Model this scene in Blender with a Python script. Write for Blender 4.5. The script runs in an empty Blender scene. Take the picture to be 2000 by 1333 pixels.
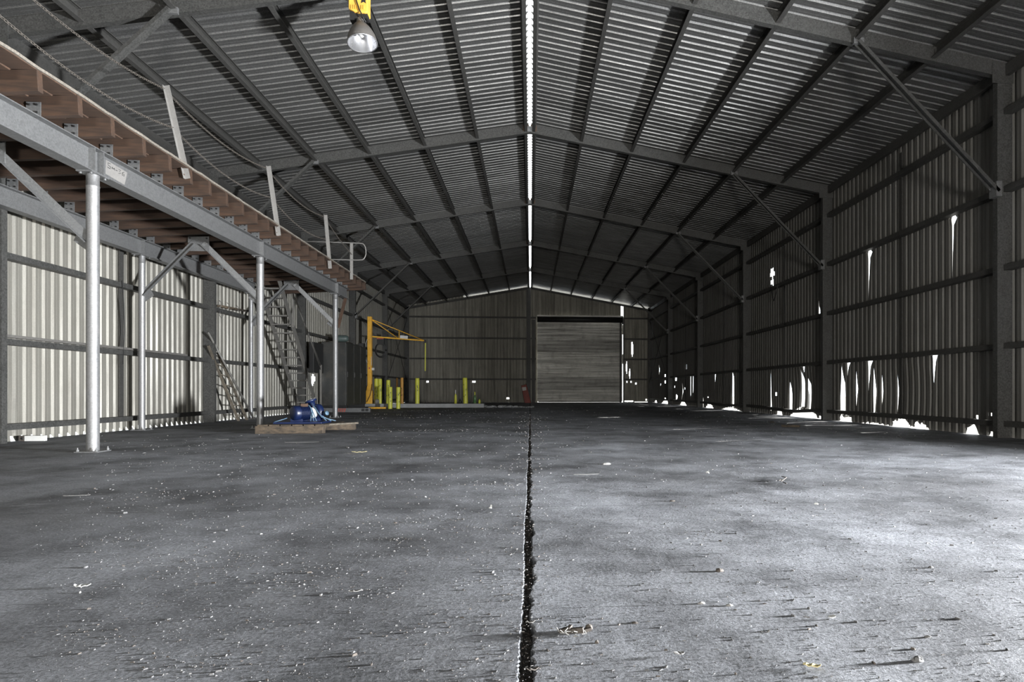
import bpy, bmesh, math, random
from mathutils import Vector, Matrix
R = random.Random(7)
scene = bpy.context.scene
COL = scene.collection
PI = math.pi

# ------------------------------------------------------------------ dimensions (metres)
TH = 0.0793                     # camera yaw
FPX, CXP, YHP = 1268.4, 1136.7, 762.76
HCAM, CAMX = 0.7356, 0.0127
BAY = 6.0
FR = [9.473 + BAY * i for i in range(5)] + [39.30]     # portal frames, nearest first
WX = 7.45                       # inner face of the side cladding
YB = 39.47                      # inner face of the rear cladding
YF = -8.6                       # front wall
TAN = 0.1763                    # 10 degree roof
def zr(x): return 6.86 - TAN * abs(x)     # underside of the rafters
def zs(x): return zr(x) + 0.235           # pan of the roof sheets
SN, CS = math.sin(TH), math.cos(TH)
def ray(x, y):
    u = (x - CXP) / FPX; v = (YHP - y) / FPX
    return (u * CS + SN, -u * SN + CS, v)
def atX(x, y, X):
    d = ray(x, y); t = (X - CAMX) / d[0]; return Vector((X, d[1] * t, HCAM + d[2] * t))
def atY(x, y, Y):
    d = ray(x, y); t = Y / d[1]; return Vector((CAMX + d[0] * t, Y, HCAM + d[2] * t))
def atZ(x, y, Z=0.0):
    d = ray(x, y); t = (Z - HCAM) / d[2]; return Vector((CAMX + d[0] * t, d[1] * t, Z))

# ------------------------------------------------------------------ materials
def new_mat(name):
    m = bpy.data.materials.new(name); m.use_nodes = True
    nt = m.node_tree
    return m, nt, nt.nodes['Principled BSDF']
def tex_coord(nt, scale=(1, 1, 1), rot=(0, 0, 0)):
    tc = nt.nodes.new('ShaderNodeTexCoord'); mp = nt.nodes.new('ShaderNodeMapping')
    mp.inputs['Scale'].default_value = scale; mp.inputs['Rotation'].default_value = rot
    nt.links.new(tc.outputs['Object'], mp.inputs['Vector']); return mp.outputs['Vector']
def noise(nt, vec, scale, detail=3, rough=.55):
    n = nt.nodes.new('ShaderNodeTexNoise'); n.inputs['Scale'].default_value = scale
    n.inputs['Detail'].default_value = detail; n.inputs['Roughness'].default_value = rough
    nt.links.new(vec, n.inputs['Vector']); return n.outputs['Fac']
def ramp(nt, fac, stops):
    r = nt.nodes.new('ShaderNodeValToRGB'); e = r.color_ramp.elements
    while len(e) < len(stops): e.new(0.5)
    for i, (p, c) in enumerate(stops):
        e[i].position = p; e[i].color = (*c, 1) if len(c) == 3 else c
    nt.links.new(fac, r.inputs['Fac']); return r.outputs['Color']
def g(v): return (v, v, v)
def mixc(nt, fac, a, b, mode='MIX'):
    m = nt.nodes.new('ShaderNodeMix'); m.data_type = 'RGBA'; m.blend_type = mode
    if isinstance(fac, (int, float)): m.inputs[0].default_value = fac
    else: nt.links.new(fac, m.inputs[0])
    for i, s in ((6, a), (7, b)):
        if isinstance(s, tuple): m.inputs[i].default_value = (*s, 1)
        else: nt.links.new(s, m.inputs[i])
    return m.outputs[2]
def math_n(nt, op, a, b=None):
    m = nt.nodes.new('ShaderNodeMath'); m.operation = op
    for i, s in enumerate((a, b)):
        if s is None: continue
        if isinstance(s, (int, float)): m.inputs[i].default_value = s
        else: nt.links.new(s, m.inputs[i])
    return m.outputs[0]
def bump(nt, bsdf, h, strength=.3, dist=.01):
    b = nt.nodes.new('ShaderNodeBump'); b.inputs['Strength'].default_value = strength
    b.inputs['Distance'].default_value = dist
    nt.links.new(h, b.inputs['Height']); nt.links.new(b.outputs['Normal'], bsdf.inputs['Normal'])

def metal_mat(name, col, metallic=.5, rough=.45, spangle=.25, sscale=70, grime=.35, gscale=1.5, bumpy=.05, dirt=(.05, .045, .04)):
    m, nt, b = new_mat(name)
    v = tex_coord(nt)
    vo = nt.nodes.new('ShaderNodeTexVoronoi'); vo.inputs['Scale'].default_value = sscale
    nt.links.new(v, vo.inputs['Vector'])
    sp = ramp(nt, vo.outputs['Color'], [(0, g(1 - spangle)), (1, g(1 + spangle))])
    c = mixc(nt, 1.0, col, sp, 'MULTIPLY')
    n = noise(nt, v, gscale, 5, .65)
    f = ramp(nt, n, [(.42, g(0)), (.75, g(grime))])
    c = mixc(nt, f, c, dirt)
    nt.links.new(c, b.inputs['Base Color'])
    b.inputs['Metallic'].default_value = metallic
    rr = ramp(nt, n, [(.3, g(rough)), (.8, g(min(1, rough + .25)))])
    nt.links.new(rr, b.inputs['Roughness'])
    if bumpy: bump(nt, b, noise(nt, v, sscale * .6, 2), bumpy, .004)
    return m

def clad_mat(name, col, axis, metallic=.35, rough=.5, grime=.5, sheet=.12, streak=(6, 6, .35), dirt=(.06, .055, .045), grain=.08):
    """profiled sheet cladding: tone varies per sheet, streaky dirt along the ribs"""
    m, nt, b = new_mat(name)
    v = tex_coord(nt)
    sx = nt.nodes.new('ShaderNodeSeparateXYZ'); nt.links.new(v, sx.inputs[0])
    k = math_n(nt, 'FLOOR', math_n(nt, 'DIVIDE', sx.outputs[axis], .76))
    wn = nt.nodes.new('ShaderNodeTexWhiteNoise'); wn.noise_dimensions = '1D'
    nt.links.new(k, wn.inputs['W'])
    tone = ramp(nt, wn.outputs['Value'], [(0, g(1 - sheet)), (1, g(1 + sheet))])
    c = mixc(nt, 1.0, col, tone, 'MULTIPLY')
    vs = tex_coord(nt, streak)
    n = noise(nt, vs, 1.0, 6, .7)
    f = ramp(nt, n, [(.40, g(0)), (.72, g(grime))])
    c = mixc(nt, f, c, dirt)
    n2 = noise(nt, v, 2.2, 4, .6)
    c = mixc(nt, ramp(nt, n2, [(.5, g(0)), (.8, g(grime * .6))]), c, dirt)
    c = mixc(nt, 1.0, c, ramp(nt, noise(nt, v, 55, 3, .7), [(.35, g(1 - grain)), (.65, g(1 + grain))]), 'MULTIPLY')
    nt.links.new(c, b.inputs['Base Color'])
    b.inputs['Metallic'].default_value = metallic
    nt.links.new(ramp(nt, n, [(.3, g(rough)), (.75, g(min(1, rough + .3)))]), b.inputs['Roughness'])
    bump(nt, b, noise(nt, v, 40, 3), .06, .004)
    return m

def paint_mat(name, col, rough=.5, wear=.3, wearcol=(.05, .04, .03), metallic=0.0, ws=9):
    m, nt, b = new_mat(name)
    v = tex_coord(nt)
    n = noise(nt, v, ws, 6, .7)
    c = mixc(nt, ramp(nt, n, [(.5, g(0)), (.72, g(wear))]), col, wearcol)
    n2 = noise(nt, v, 2.5, 3)
    c = mixc(nt, 1.0, c, ramp(nt, n2, [(.3, g(.8)), (.7, g(1.12))]), 'MULTIPLY')
    nt.links.new(c, b.inputs['Base Color'])
    b.inputs['Roughness'].default_value = rough; b.inputs['Metallic'].default_value = metallic
    bump(nt, b, n, .08, .003)
    return m

def wood_mat(name, c1, c2, stretch=(1.2, 14, 14), rough=.8):
    m, nt, b = new_mat(name)
    v = tex_coord(nt, stretch)
    n = noise(nt, v, 2.0, 6, .65)
    c = ramp(nt, n, [(.3, c1), (.7, c2)])
    v2 = tex_coord(nt)
    c = mixc(nt, 1.0, c, ramp(nt, noise(nt, v2, 1.7, 3), [(.3, g(.7)), (.7, g(1.2))]), 'MULTIPLY')
    nt.links.new(c, b.inputs['Base Color']); b.inputs['Roughness'].default_value = rough
    bump(nt, b, n, .25, .004)
    return m

def floor_mat():
    m, nt, b = new_mat('worn_concrete')
    v = tex_coord(nt)
    big = noise(nt, v, .35, 5, .6)
    mid = noise(nt, tex_coord(nt, (1, 1.0, 1), (0, 0, .4)), 1.6, 7, .68)
    fine = noise(nt, v, 75, 5, .75)
    c = ramp(nt, big, [(.36, (.115, .117, .122)), (.50, (.185, .19, .202)), (.64, (.255, .264, .283))])
    c = mixc(nt, 1.0, c, ramp(nt, mid, [(.36, g(.5)), (.5, g(1.0)), (.64, g(1.4))]), 'MULTIPLY')
    c = mixc(nt, 1.0, c, ramp(nt, fine, [(.38, g(.6)), (.5, g(1.0)), (.64, g(1.4))]), 'MULTIPLY')
    # pale dusty patches and dark oil stains with a shape of their own
    st = noise(nt, tex_coord(nt, (.7, 1.1, 1)), .9, 8, .72)
    c = mixc(nt, ramp(nt, st, [(.62, g(0)), (.72, g(.55))]), c, (.045, .043, .042))
    du = noise(nt, tex_coord(nt, (.6, 1.6, 1), (0, 0, .2)), 1.3, 8, .75)
    c = mixc(nt, ramp(nt, du, [(.64, g(0)), (.73, g(.5))]), c, (.42, .43, .45))
    # cast joint across the slab
    sx = nt.nodes.new('ShaderNodeSeparateXYZ'); nt.links.new(v, sx.inputs[0])
    wob = math_n(nt, 'MULTIPLY', math_n(nt, 'SUBTRACT', noise(nt, v, 14, 4), .5), .03)
    for yj in (4.11, 10.1, 16.1):
        d = math_n(nt, 'ABSOLUTE', math_n(nt, 'ADD', math_n(nt, 'SUBTRACT', sx.outputs[1], yj), wob))
        c = mixc(nt, ramp(nt, d, [(.003, g(.6)), (.009, g(0))]), c, (.03, .03, .03))
    # scratches dragged over the slab
    scr = nt.nodes.new('ShaderNodeTexNoise'); scr.inputs['Scale'].default_value = 1; scr.inputs['Detail'].default_value = 4
    nt.links.new(tex_coord(nt, (2.2, 38, 1), (0, 0, .5)), scr.inputs['Vector'])
    c = mixc(nt, ramp(nt, scr.outputs['Fac'], [(.66, g(0)), (.70, g(.5))]), c, (.06, .06, .06))
    sc2 = noise(nt, tex_coord(nt, (3.5, 60, 1), (0, 0, -.42)), 1.0, 3)
    c = mixc(nt, ramp(nt, sc2, [(.69, g(0)), (.72, g(.55))]), c, (.05, .05, .05))
    wst = noise(nt, tex_coord(nt, (1.1, 7, 1), (0, 0, .12)), 1.0, 7, .8)
    c = mixc(nt, ramp(nt, wst, [(.66, g(0)), (.72, g(.7))]), c, (.5, .51, .53))
    side = ramp(nt, math_n(nt, 'ADD', math_n(nt, 'MULTIPLY', sx.outputs[0], 5), .5), [(.45, g(.96)), (.55, g(1.06))])
    c = mixc(nt, 1.0, c, side, 'MULTIPLY')
    nt.links.new(c, b.inputs['Base Color'])
    nt.links.new(ramp(nt, big, [(.3, g(.55)), (.7, g(.8))]), b.inputs['Roughness'])
    b.inputs['Specular IOR Level'].default_value = .25
    h = math_n(nt, 'ADD', math_n(nt, 'MULTIPLY', noise(nt, v, 60, 6, .75), .5), math_n(nt, 'MULTIPLY', noise(nt, v, 9, 6, .7), 1.3))
    h = math_n(nt, 'SUBTRACT', h, ramp(nt, scr.outputs['Fac'], [(.66, g(0)), (.70, g(.25))]))
    h = math_n(nt, 'SUBTRACT', h, ramp(nt, sc2, [(.69, g(0)), (.72, g(.3))]))
    bump(nt, b, h, .9, .016)
    return m

M = {}
M['frame'] = metal_mat('dull_galvanised_steel', (.058, .058, .055), .45, .5, .45, 55, .3)
M['purlin'] = metal_mat('dark_purlin_steel', (.05, .049, .046), .4, .5, .3, 60, .3)
M['galv'] = metal_mat('bright_galvanised_steel', (.145, .147, .147), .5, .44, .2, 60, .35, 2.5, .05, (.09, .088, .085))
M['post'] = metal_mat('galvanised_pipe', (.185, .187, .188), .6, .4, .2, 80, .5, 6, .06, (.2, .19, .18))
M['alu'] = metal_mat('pale_aluminium', (.23, .222, .21), .4, .45, .08, 40, .25, 4, .03, (.3, .29, .27))
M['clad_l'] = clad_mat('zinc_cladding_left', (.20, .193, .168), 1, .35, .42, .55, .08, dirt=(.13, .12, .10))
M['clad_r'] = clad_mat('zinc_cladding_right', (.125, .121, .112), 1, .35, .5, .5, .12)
M['shutter'] = clad_mat('shutter_steel', (.62, .61, .57), 2, .55, .38, .75, .3, (.25, 3, 9))
M['clad_b'] = clad_mat('zinc_cladding_rear', (.265, .254, .216), 0, .3, .5, .5, .15)
M['roof'] = clad_mat('zinc_roof_sheet', (.155, .154, .150), 1, .75, .36, .5, .18, (.7, 5, 5), (.07, .068, .062), .3)
M['floor'] = floor_mat()
M['dirt'] = paint_mat('joint_dirt', (.022, .02, .018), .95, .6, (.10, .09, .075), ws=60)
M['timber'] = wood_mat('red_brown_timber', (.014, .0075, .004), (.045, .0215, .010))
M['deck'] = wood_mat('deck_board', (.03, .016, .009), (.065, .034, .018))
M['deckedge'] = wood_mat('weathered_board_edge', (.07, .06, .048), (.20, .18, .15), (3, 20, 20))
M['oldwood'] = wood_mat('grey_oily_timber', (.012, .010, .008), (.10, .072, .045), (4, 9, 9))
M['ladderwood'] = wood_mat('old_ladder_timber', (.045, .04, .03), (.12, .10, .075), (14, 14, 1.5))
M['stair'] = metal_mat('grimy_stair_steel', (.13, .125, .115), .35, .55, .12, 40, .35)
M['yellow'] = paint_mat('crane_yellow', (.62, .33, .03), .45, .3)
M['lime'] = paint_mat('bollard_yellow', (.45, .45, .05), .5, .4, (.10, .10, .04))
M['orange'] = paint_mat('dull_orange', (.36, .18, .03), .55, .3)
M['blue'] = paint_mat('pump_blue', (.004, .010, .042), .38, .25, (.01, .012, .03))
M['paleblue'] = paint_mat('pale_blue_strap', (.07, .125, .18), .6, .2, (.08, .12, .2))
M['black'] = paint_mat('matt_black', (.008, .008, .008), .6, .3, (.03, .028, .025))
M['darksteel'] = paint_mat('dark_sheet_steel', (.032, .033, .031), .55, .5, (.10, .085, .07), .3, 3)
M['green_grey'] = paint_mat('green_grey_paint', (.05, .07, .065), .5, .3)
M['white'] = paint_mat('dirty_white', (.5, .5, .48), .6, .25, (.25, .24, .22))
M['red'] = paint_mat('dull_red', (.22, .035, .02), .55, .4, (.06, .02, .015))
M['redstripe'] = paint_mat('hazard_red', (.35, .06, .04), .6, .3)
M['green'] = paint_mat('bottle_green', (.06, .13, .05), .4, .4, (.3, .3, .1))
M['kerb'] = paint_mat('rough_kerb_concrete', (.24, .245, .245), .9, .55, (.10, .10, .10), 0, 5)
M['chain'] = metal_mat('dull_chain', (.10, .088, .075), .4, .55, .1, 80, .3)
M['reflector'] = metal_mat('mirror_reflector', (.55, .55, .56), .9, .22, .03, 30, .1, 3, .02, (.5, .5, .5))
M['shade'] = metal_mat('grey_lamp_housing', (.17, .16, .148), .5, .42, .06, 40, .2, 6)
M['lampyellow'] = paint_mat('lamp_yellow', (.68, .38, .06), .45, .25, (.3, .17, .04))
M['pale'] = paint_mat('pale_litter', (.18, .176, .166), .85, .4, (.12, .115, .105), ws=40)
M['brown'] = paint_mat('brown_litter', (.05, .042, .035), .9, .4, (.10, .085, .07), ws=40)
M['grit'] = paint_mat('grey_grit', (.09, .089, .088), .95, .4, (.1, .1, .1), ws=40)
M['leaf'] = paint_mat('dry_leaf', (.5, .43, .22), .7, .3, (.3, .22, .1), ws=40)
M['rust'] = paint_mat('rust', (.07, .04, .025), .85, .4, (.06, .03, .02), ws=30)
M['ground'] = paint_mat('sunlit_gravel', (.55, .53, .48), .95, .3, (.4, .38, .34), ws=3)
def translucent():
    m, nt, b = new_mat('translucent_ridge_sheet')
    tr = nt.nodes.new('ShaderNodeBsdfTranslucent'); tr.inputs['Color'].default_value = (.85, .86, .86, 1)
    df = nt.nodes.new('ShaderNodeBsdfDiffuse'); df.inputs['Color'].default_value = (.8, .8, .8, 1)
    mx = nt.nodes.new('ShaderNodeMixShader'); mx.inputs[0].default_value = .25
    nt.links.new(tr.outputs[0], mx.inputs[1]); nt.links.new(df.outputs[0], mx.inputs[2])
    nt.links.new(mx.outputs[0], nt.nodes['Material Output'].inputs['Surface'])
    return m
M['ridge'] = translucent()

# ------------------------------------------------------------------ mesh builder (world coordinates)
def frame_of(d, up=(0, 0, 1)):
    d = Vector(d).normalized(); up = Vector(up)
    s = d.cross(up)
    if s.length < 1e-5: s = d.cross(Vector((0, 1, 0)))
    s.normalize(); u = s.cross(d).normalized()
    return d, s, u
class MB:
    def __init__(self): self.v = []; self.f = []; self.mi = []; self.sm = []
    def add(self, vs, fs, mi=0, smooth=False):
        o = len(self.v); self.v += [Vector(p) for p in vs]
        for f in fs: self.f.append([o + i for i in f]); self.mi.append(mi); self.sm.append(smooth)
        return self
    def box(self, lo, hi, mi=0):
        x0, y0, z0 = lo; x1, y1, z1 = hi
        vs = [(x0, y0, z0), (x1, y0, z0), (x1, y1, z0), (x0, y1, z0), (x0, y0, z1), (x1, y0, z1), (x1, y1, z1), (x0, y1, z1)]
        return self.add(vs, [(0, 3, 2, 1), (4, 5, 6, 7), (0, 1, 5, 4), (1, 2, 6, 5), (2, 3, 7, 6), (3, 0, 4, 7)], mi)
    def sweep(self, poly, pts, up=(0, 0, 1), mi=0, smooth=False):
        """extrude closed 2D outline (side, up) along a polyline with end caps"""
        pts = [Vector(p) for p in pts]; n = len(poly); rings = []
        for i, p in enumerate(pts):
            a = pts[max(0, i - 1)]; b = pts[min(len(pts) - 1, i + 1)]
            d, s, u = frame_of(b - a, up)
            rings += [p + s * q[0] + u * q[1] for q in poly]
        fs = []
        for i in range(len(pts) - 1):
            for j in range(n):
                k = (j + 1) % n
                fs.append((i * n + j, i * n + k, (i + 1) * n + k, (i + 1) * n + j))
        fs.append(tuple(reversed(range(n)))); fs.append(tuple((len(pts) - 1) * n + j for j in range(n)))
        return self.add(rings, fs, mi, smooth)
    def bar(self, p0, p1, w, h, up=(0, 0, 1), mi=0):
        return self.sweep([(-w / 2, -h / 2), (w / 2, -h / 2), (w / 2, h / 2), (-w / 2, h / 2)], [p0, p1], up, mi)
    def tube(self, pts, r, seg=10, mi=0, smooth=True):
        return self.sweep([(r * math.cos(2 * PI * i / seg), r * math.sin(2 * PI * i / seg)) for i in range(seg)], pts, (0.01, 0.02, 1), mi, smooth)
    def lathe(self, prof, c, axis=(0, 0, 1), seg=24, mi=0, smooth=True):
        """profile of (radius, height) revolved about an axis through c"""
        d, s, u = frame_of(axis, (0, 1, 0) if abs(Vector(axis).normalized().z) > .9 else (0, 0, 1))
        c = Vector(c); vs = []; n = len(prof)
        for i in range(seg):
            a = 2 * PI * i / seg
            for r, h in prof: vs.append(c + d * h + (s * math.cos(a) + u * math.sin(a)) * r)
        fs = []
        for i in range(seg):
            k = (i + 1) % seg
            for j in range(n - 1): fs.append((i * n + j, k * n + j, k * n + j + 1, i * n + j + 1))
        return self.add(vs, fs, mi, smooth)
    def rock(self, c, sx, sy, sz, rnd, seg=7, mi=0):
        c = Vector(c); vs = [c + Vector((0, 0, sz))]
        a0 = rnd.random() * 6
        for ring, (rr, hh) in enumerate(((.75, .75), (1, .3), (.85, 0))):
            for i in range(seg):
                a = a0 + 2 * PI * i / seg; q = rr * rnd.uniform(.7, 1.15)
                vs.append(c + Vector((math.cos(a) * sx * q, math.sin(a) * sy * q, sz * hh * rnd.uniform(.8, 1.15))))
        fs = [(0, 1 + i, 1 + (i + 1) % seg) for i in range(seg)]
        for k in range(2):
            for i in range(seg):
                j = (i + 1) % seg
                fs.append((1 + k * seg + i, 1 + (k + 1) * seg + i, 1 + (k + 1) * seg + j, 1 + k * seg + j))
        return self.add(vs, fs, mi)
    def build(self, name, mats, parent=None, origin=None, bevel=0):
        if not isinstance(mats, (list, tuple)): mats = [mats]
        if parent is not None:
            r = parent
            off = Vector(r.location)
            while r.parent: r = r.parent; off = off + Vector(r.location)
        elif origin is None:
            xs = [p.x for p in self.v]; ys = [p.y for p in self.v]; zz = [p.z for p in self.v]
            off = Vector(((min(xs) + max(xs)) / 2, (min(ys) + max(ys)) / 2, min(zz)))
        else: off = Vector(origin)
        me = bpy.data.meshes.new(name)
        me.from_pydata([p - off for p in self.v], [], self.f)
        for m in mats: me.materials.append(m)
        for p, mi, s in zip(me.polygons, self.mi, self.sm): p.material_index = mi; p.use_smooth = s
        bm = bmesh.new(); bm.from_mesh(me); bmesh.ops.recalc_face_normals(bm, faces=bm.faces); bm.to_mesh(me); bm.free()
        me.update()
        o = bpy.data.objects.new(name, me); COL.objects.link(o)
        if parent is not None: o.parent = parent
        else: o.location = off
        if bevel:
            b = o.modifiers.new('edge', 'BEVEL'); b.width = bevel; b.segments = 2; b.limit_method = 'ANGLE'
        return o
def tag(o, label=None, cat=None, group=None, kind=None):
    if label: o['label'] = label
    if cat: o['category'] = cat
    if group: o['group'] = group
    if kind: o['kind'] = kind
    return o
def thing(name, label, cat, loc, group=None):
    o = bpy.data.objects.new(name, None); COL.objects.link(o); o.location = loc
    o.empty_display_size = .1
    return tag(o, label, cat, group, 'thing')
def csec(d, b, t=.004, l=.018, flip=1):
    h = d / 2
    p = [(0, -h), (b, -h), (b, -h + l), (b - t, -h + l), (b - t, -h + t), (t, -h + t), (t, h - t), (b - t, h - t), (b - t, h - l), (b, h - l), (b, h), (0, h)]
    return [(x * flip, y) for x, y in p]
def lsec(a, b, t=.006):
    return [(0, 0), (a, 0), (a, t), (t, t), (t, b), (0, b)]
def isec(h, b, tf=.012, tw=.008):
    H, B, w = h / 2, b / 2, tw / 2
    return [(-B, -H), (B, -H), (B, -H + tf), (w, -H + tf), (w, H - tf), (B, H - tf), (B, H), (-B, H), (-B, H - tf), (-w, H - tf), (-w, -H + tf), (-B, -H + tf)]
ORD = ['nearest', 'second', 'third', 'fourth', 'fifth', 'rearmost']
def frm(i): return 'nearest the camera' if i == 0 else ('against the rear wall' if i == 5 else ORD[i] + ' from the camera')
PITCH = .1905
RIB = .037

# ------------------------------------------------------------------ setting: ground, floor
mb = MB()
mb.add([(-60, -40, -.16), (60, -40, -.16), (60, 90, -.16), (-60, 90, -.16)], [(0, 1, 2, 3)])
tag(mb.build('ground', M['ground'], origin=(0, 0, 0)), kind='structure')

mb = MB()
ys = []
y = YF
while y < 39.47:
    ys.append(y)
    y += .25 if y < .8 else (.012 if y < 3 else (.03 if y < 8 else (.1 if y < 18 else .4)))
ys.append(39.47)
L, Rr = [], []
for y in ys:
    L.append(-.013 + R.uniform(-.0045, .002) + .004 * math.sin(y * 3.1))
    Rr.append(.019 + R.uniform(-.004, .007) + .005 * math.sin(y * 2.3 + 1) + .006 * math.sin(y * 7.7) + .005 * math.sin(y * 23) * (y < 6))
vs = []; fs = []; mis = []
for i, y in enumerate(ys):
    vs += [(-WX + .03, y, 0), (-1.5, y, 0), (L[i] - .004, y, 0), (L[i], y, -.004), (L[i] + .002, y, -.032), (Rr[i] - .002, y, -.03), (Rr[i], y, -.003), (Rr[i] + .004, y, 0), (1.5, y, 0), (WX - .03, y, 0)]
for i in range(len(ys) - 1):
    for j in range(9):
        mb.add([vs[i * 10 + j], vs[i * 10 + j + 1], vs[i * 10 + 10 + j + 1], vs[i * 10 + 10 + j]], [(0, 1, 2, 3)], 1 if j == 4 or (j == 3 and R.random() < .55) else 0)
for x in (-WX + .03, WX - .03):                       # slab edges
    mb.add([(x, YF, 0), (x, 39.47, 0), (x, 39.47, -.16), (x, YF, -.16)], [(0, 1, 2, 3)])
mb.add([(-WX, 39.47, 0), (WX, 39.47, 0), (WX, 39.47, -.16), (-WX, 39.47, -.16)], [(0, 1, 2, 3)])
tag(mb.build('floor', [M['floor'], M['dirt']], origin=(0, 0, 0)), kind='structure')

# ------------------------------------------------------------------ profiled sheets
ROOFP = ((0, 0), (.045, .0), (.058, .003), (.072, .003), (.085, 0), (.130, 0), (.146, RIB), (.174, RIB))
WALLP = ((0, 0), (.032, .0), (.040, .002), (.052, .002), (.060, 0), (.098, 0), (.122, .031), (.166, .031))
def rib_cols(a, b, prof=WALLP):
    """(position, rib height) along a sheet from a to b"""
    out = []; n = int((b - a) / PITCH) + 1
    for k in range(n):
        for q, h in prof:
            p = a + k * PITCH + q
            if p < b: out.append((p, h))
    out.append((b, 0)); return out

# roof: both slopes
mb = MB()
for sgn in (-1, 1):
    cols = rib_cols(YF, 40.15, ROOFP)
    xs = [.04, 1.28, 2.49, 3.76, 4.97, 6.2, 7.62]
    vs = []
    for (y, h) in cols:
        for x in xs:
            if x < .05: x = .028 if h > .02 else .062
            vs.append((sgn * x, y, zs(x) + h + R.uniform(-.001, .001)))
    n = len(xs)
    fs = [(i * n + j, i * n + j + 1, (i + 1) * n + j + 1, (i + 1) * n + j) for i in range(len(cols) - 1) for j in range(n - 1)]
    mb.add(vs, fs)
tag(mb.build('ceiling', M['roof'], origin=(0, 0, 0)), kind='structure')
mb = MB()
mb.add([(-.2, YF, zs(.2) + .033), (0, YF, zs(0) + .05), (.2, YF, zs(.2) + .033), (-.2, 40.15, zs(.2) + .033), (0, 40.15, zs(0) + .05), (.2, 40.15, zs(.2) + .033)], [(0, 1, 4, 3), (1, 2, 5, 4)])
tag(mb.build('trim_1', M['ridge'], origin=(0, 0, 0)), kind='structure')

# side walls. A tear is (y, [(z, width) ...]); the sheet splits there and its edges part
def side_wall(sgn, mat, name, tears=(), holes=(), cuts=(), base=lambda y: -.05, dents=()):
    cols = rib_cols(YF, 39.6)
    zrow = [-.05, 0, .05, .10, .15, .22] + [.22 + .05 * i for i in range(1, 27)] + [1.62 + .12 * i for i in range(0, 34)] + [5.77]
    zrow = sorted(set(round(z, 3) for z in zrow if z <= 5.77)) if tears else [-.05, .05, .15] + [.25 + .08 * i for i in range(18)] + [2.4, 3.4, 4.4, 5.77]
    splits = {}
    for t in tears:
        j = min(range(len(cols)), key=lambda i: abs(cols[i][0] - t[0]))
        splits.setdefault(j, []).append(t)
    def width(t, z):
        p = t[1]
        if z < p[0][0] or z > p[-1][0]: return 0
        for (z0, w0), (z1, w1) in zip(p, p[1:]):
            if z0 <= z <= z1: return w0 + (w1 - w0) * (z - z0) / max(1e-6, z1 - z0)
        return 0
    def pos(j, z, side):
        y, h = cols[j]; dy = 0; dx = 0
        for js, t in [(q, t_) for q, tl in splits.items() for t_ in tl]:
            d = y - cols[js][0]
            if abs(d) > .17: continue
            w = width(t, z)
            if w <= 0: continue
            s = (-1 if d < 0 else 1) if js != j else side
            f = (1 - abs(d) / .17)
            dy += s * w / 2 * f; dx += w * .55 * f * (1 if s < 0 else .25)
        for (yc, zc, ry, rz, amp) in dents:
            q = ((y - yc) / ry) ** 2 + ((z - zc) / rz) ** 2
            if q < 1: dx += amp * (1 - q)
        zz = max(z, (.035 + .045 * abs(math.sin(y * 2.3) * math.sin(y * .71 + 1)) if h > .02 else -.01) if sgn < 0 else base(y) + (.02 * math.sin(y * 31) if base(y) > -.04 else 0)) if z < .25 else z
        return (sgn * (WX + h + dx), y + dy, zz)
    mb = MB(); nz = len(zrow)
    edges = [0] + sorted(splits) + [len(cols) - 1]
    for a, b in zip(edges, edges[1:]):
        if b <= a: continue
        vs = []
        for j in range(a, b + 1):
            side = 1 if j == a else -1
            for z in zrow: vs.append(pos(j, z, side))
        fs = []
        for j in range(a, b):
            for k in range(nz - 1):
                yc = (cols[j][0] + cols[j + 1][0]) / 2; zc = (zrow[k] + zrow[k + 1]) / 2
                if any(((yc - hy) / ry) ** 2 + ((zc - hz) / rz) ** 2 < 1 for hy, hz, ry, rz in holes): continue
                if any(y0 < yc < y1 and z0 < zc < z1 for y0, y1, z0, z1 in cuts): continue
                i0 = (j - a) * nz + k
                q = [i0, i0 + 1, i0 + nz + 1, i0 + nz]
                if len(set(tuple(vs[i]) for i in q)) < 3: continue
                fs.append(q)
        mb.add(vs, fs)
    return tag(mb.build(name, mat, origin=(0, 0, 0)), kind='structure')

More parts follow.
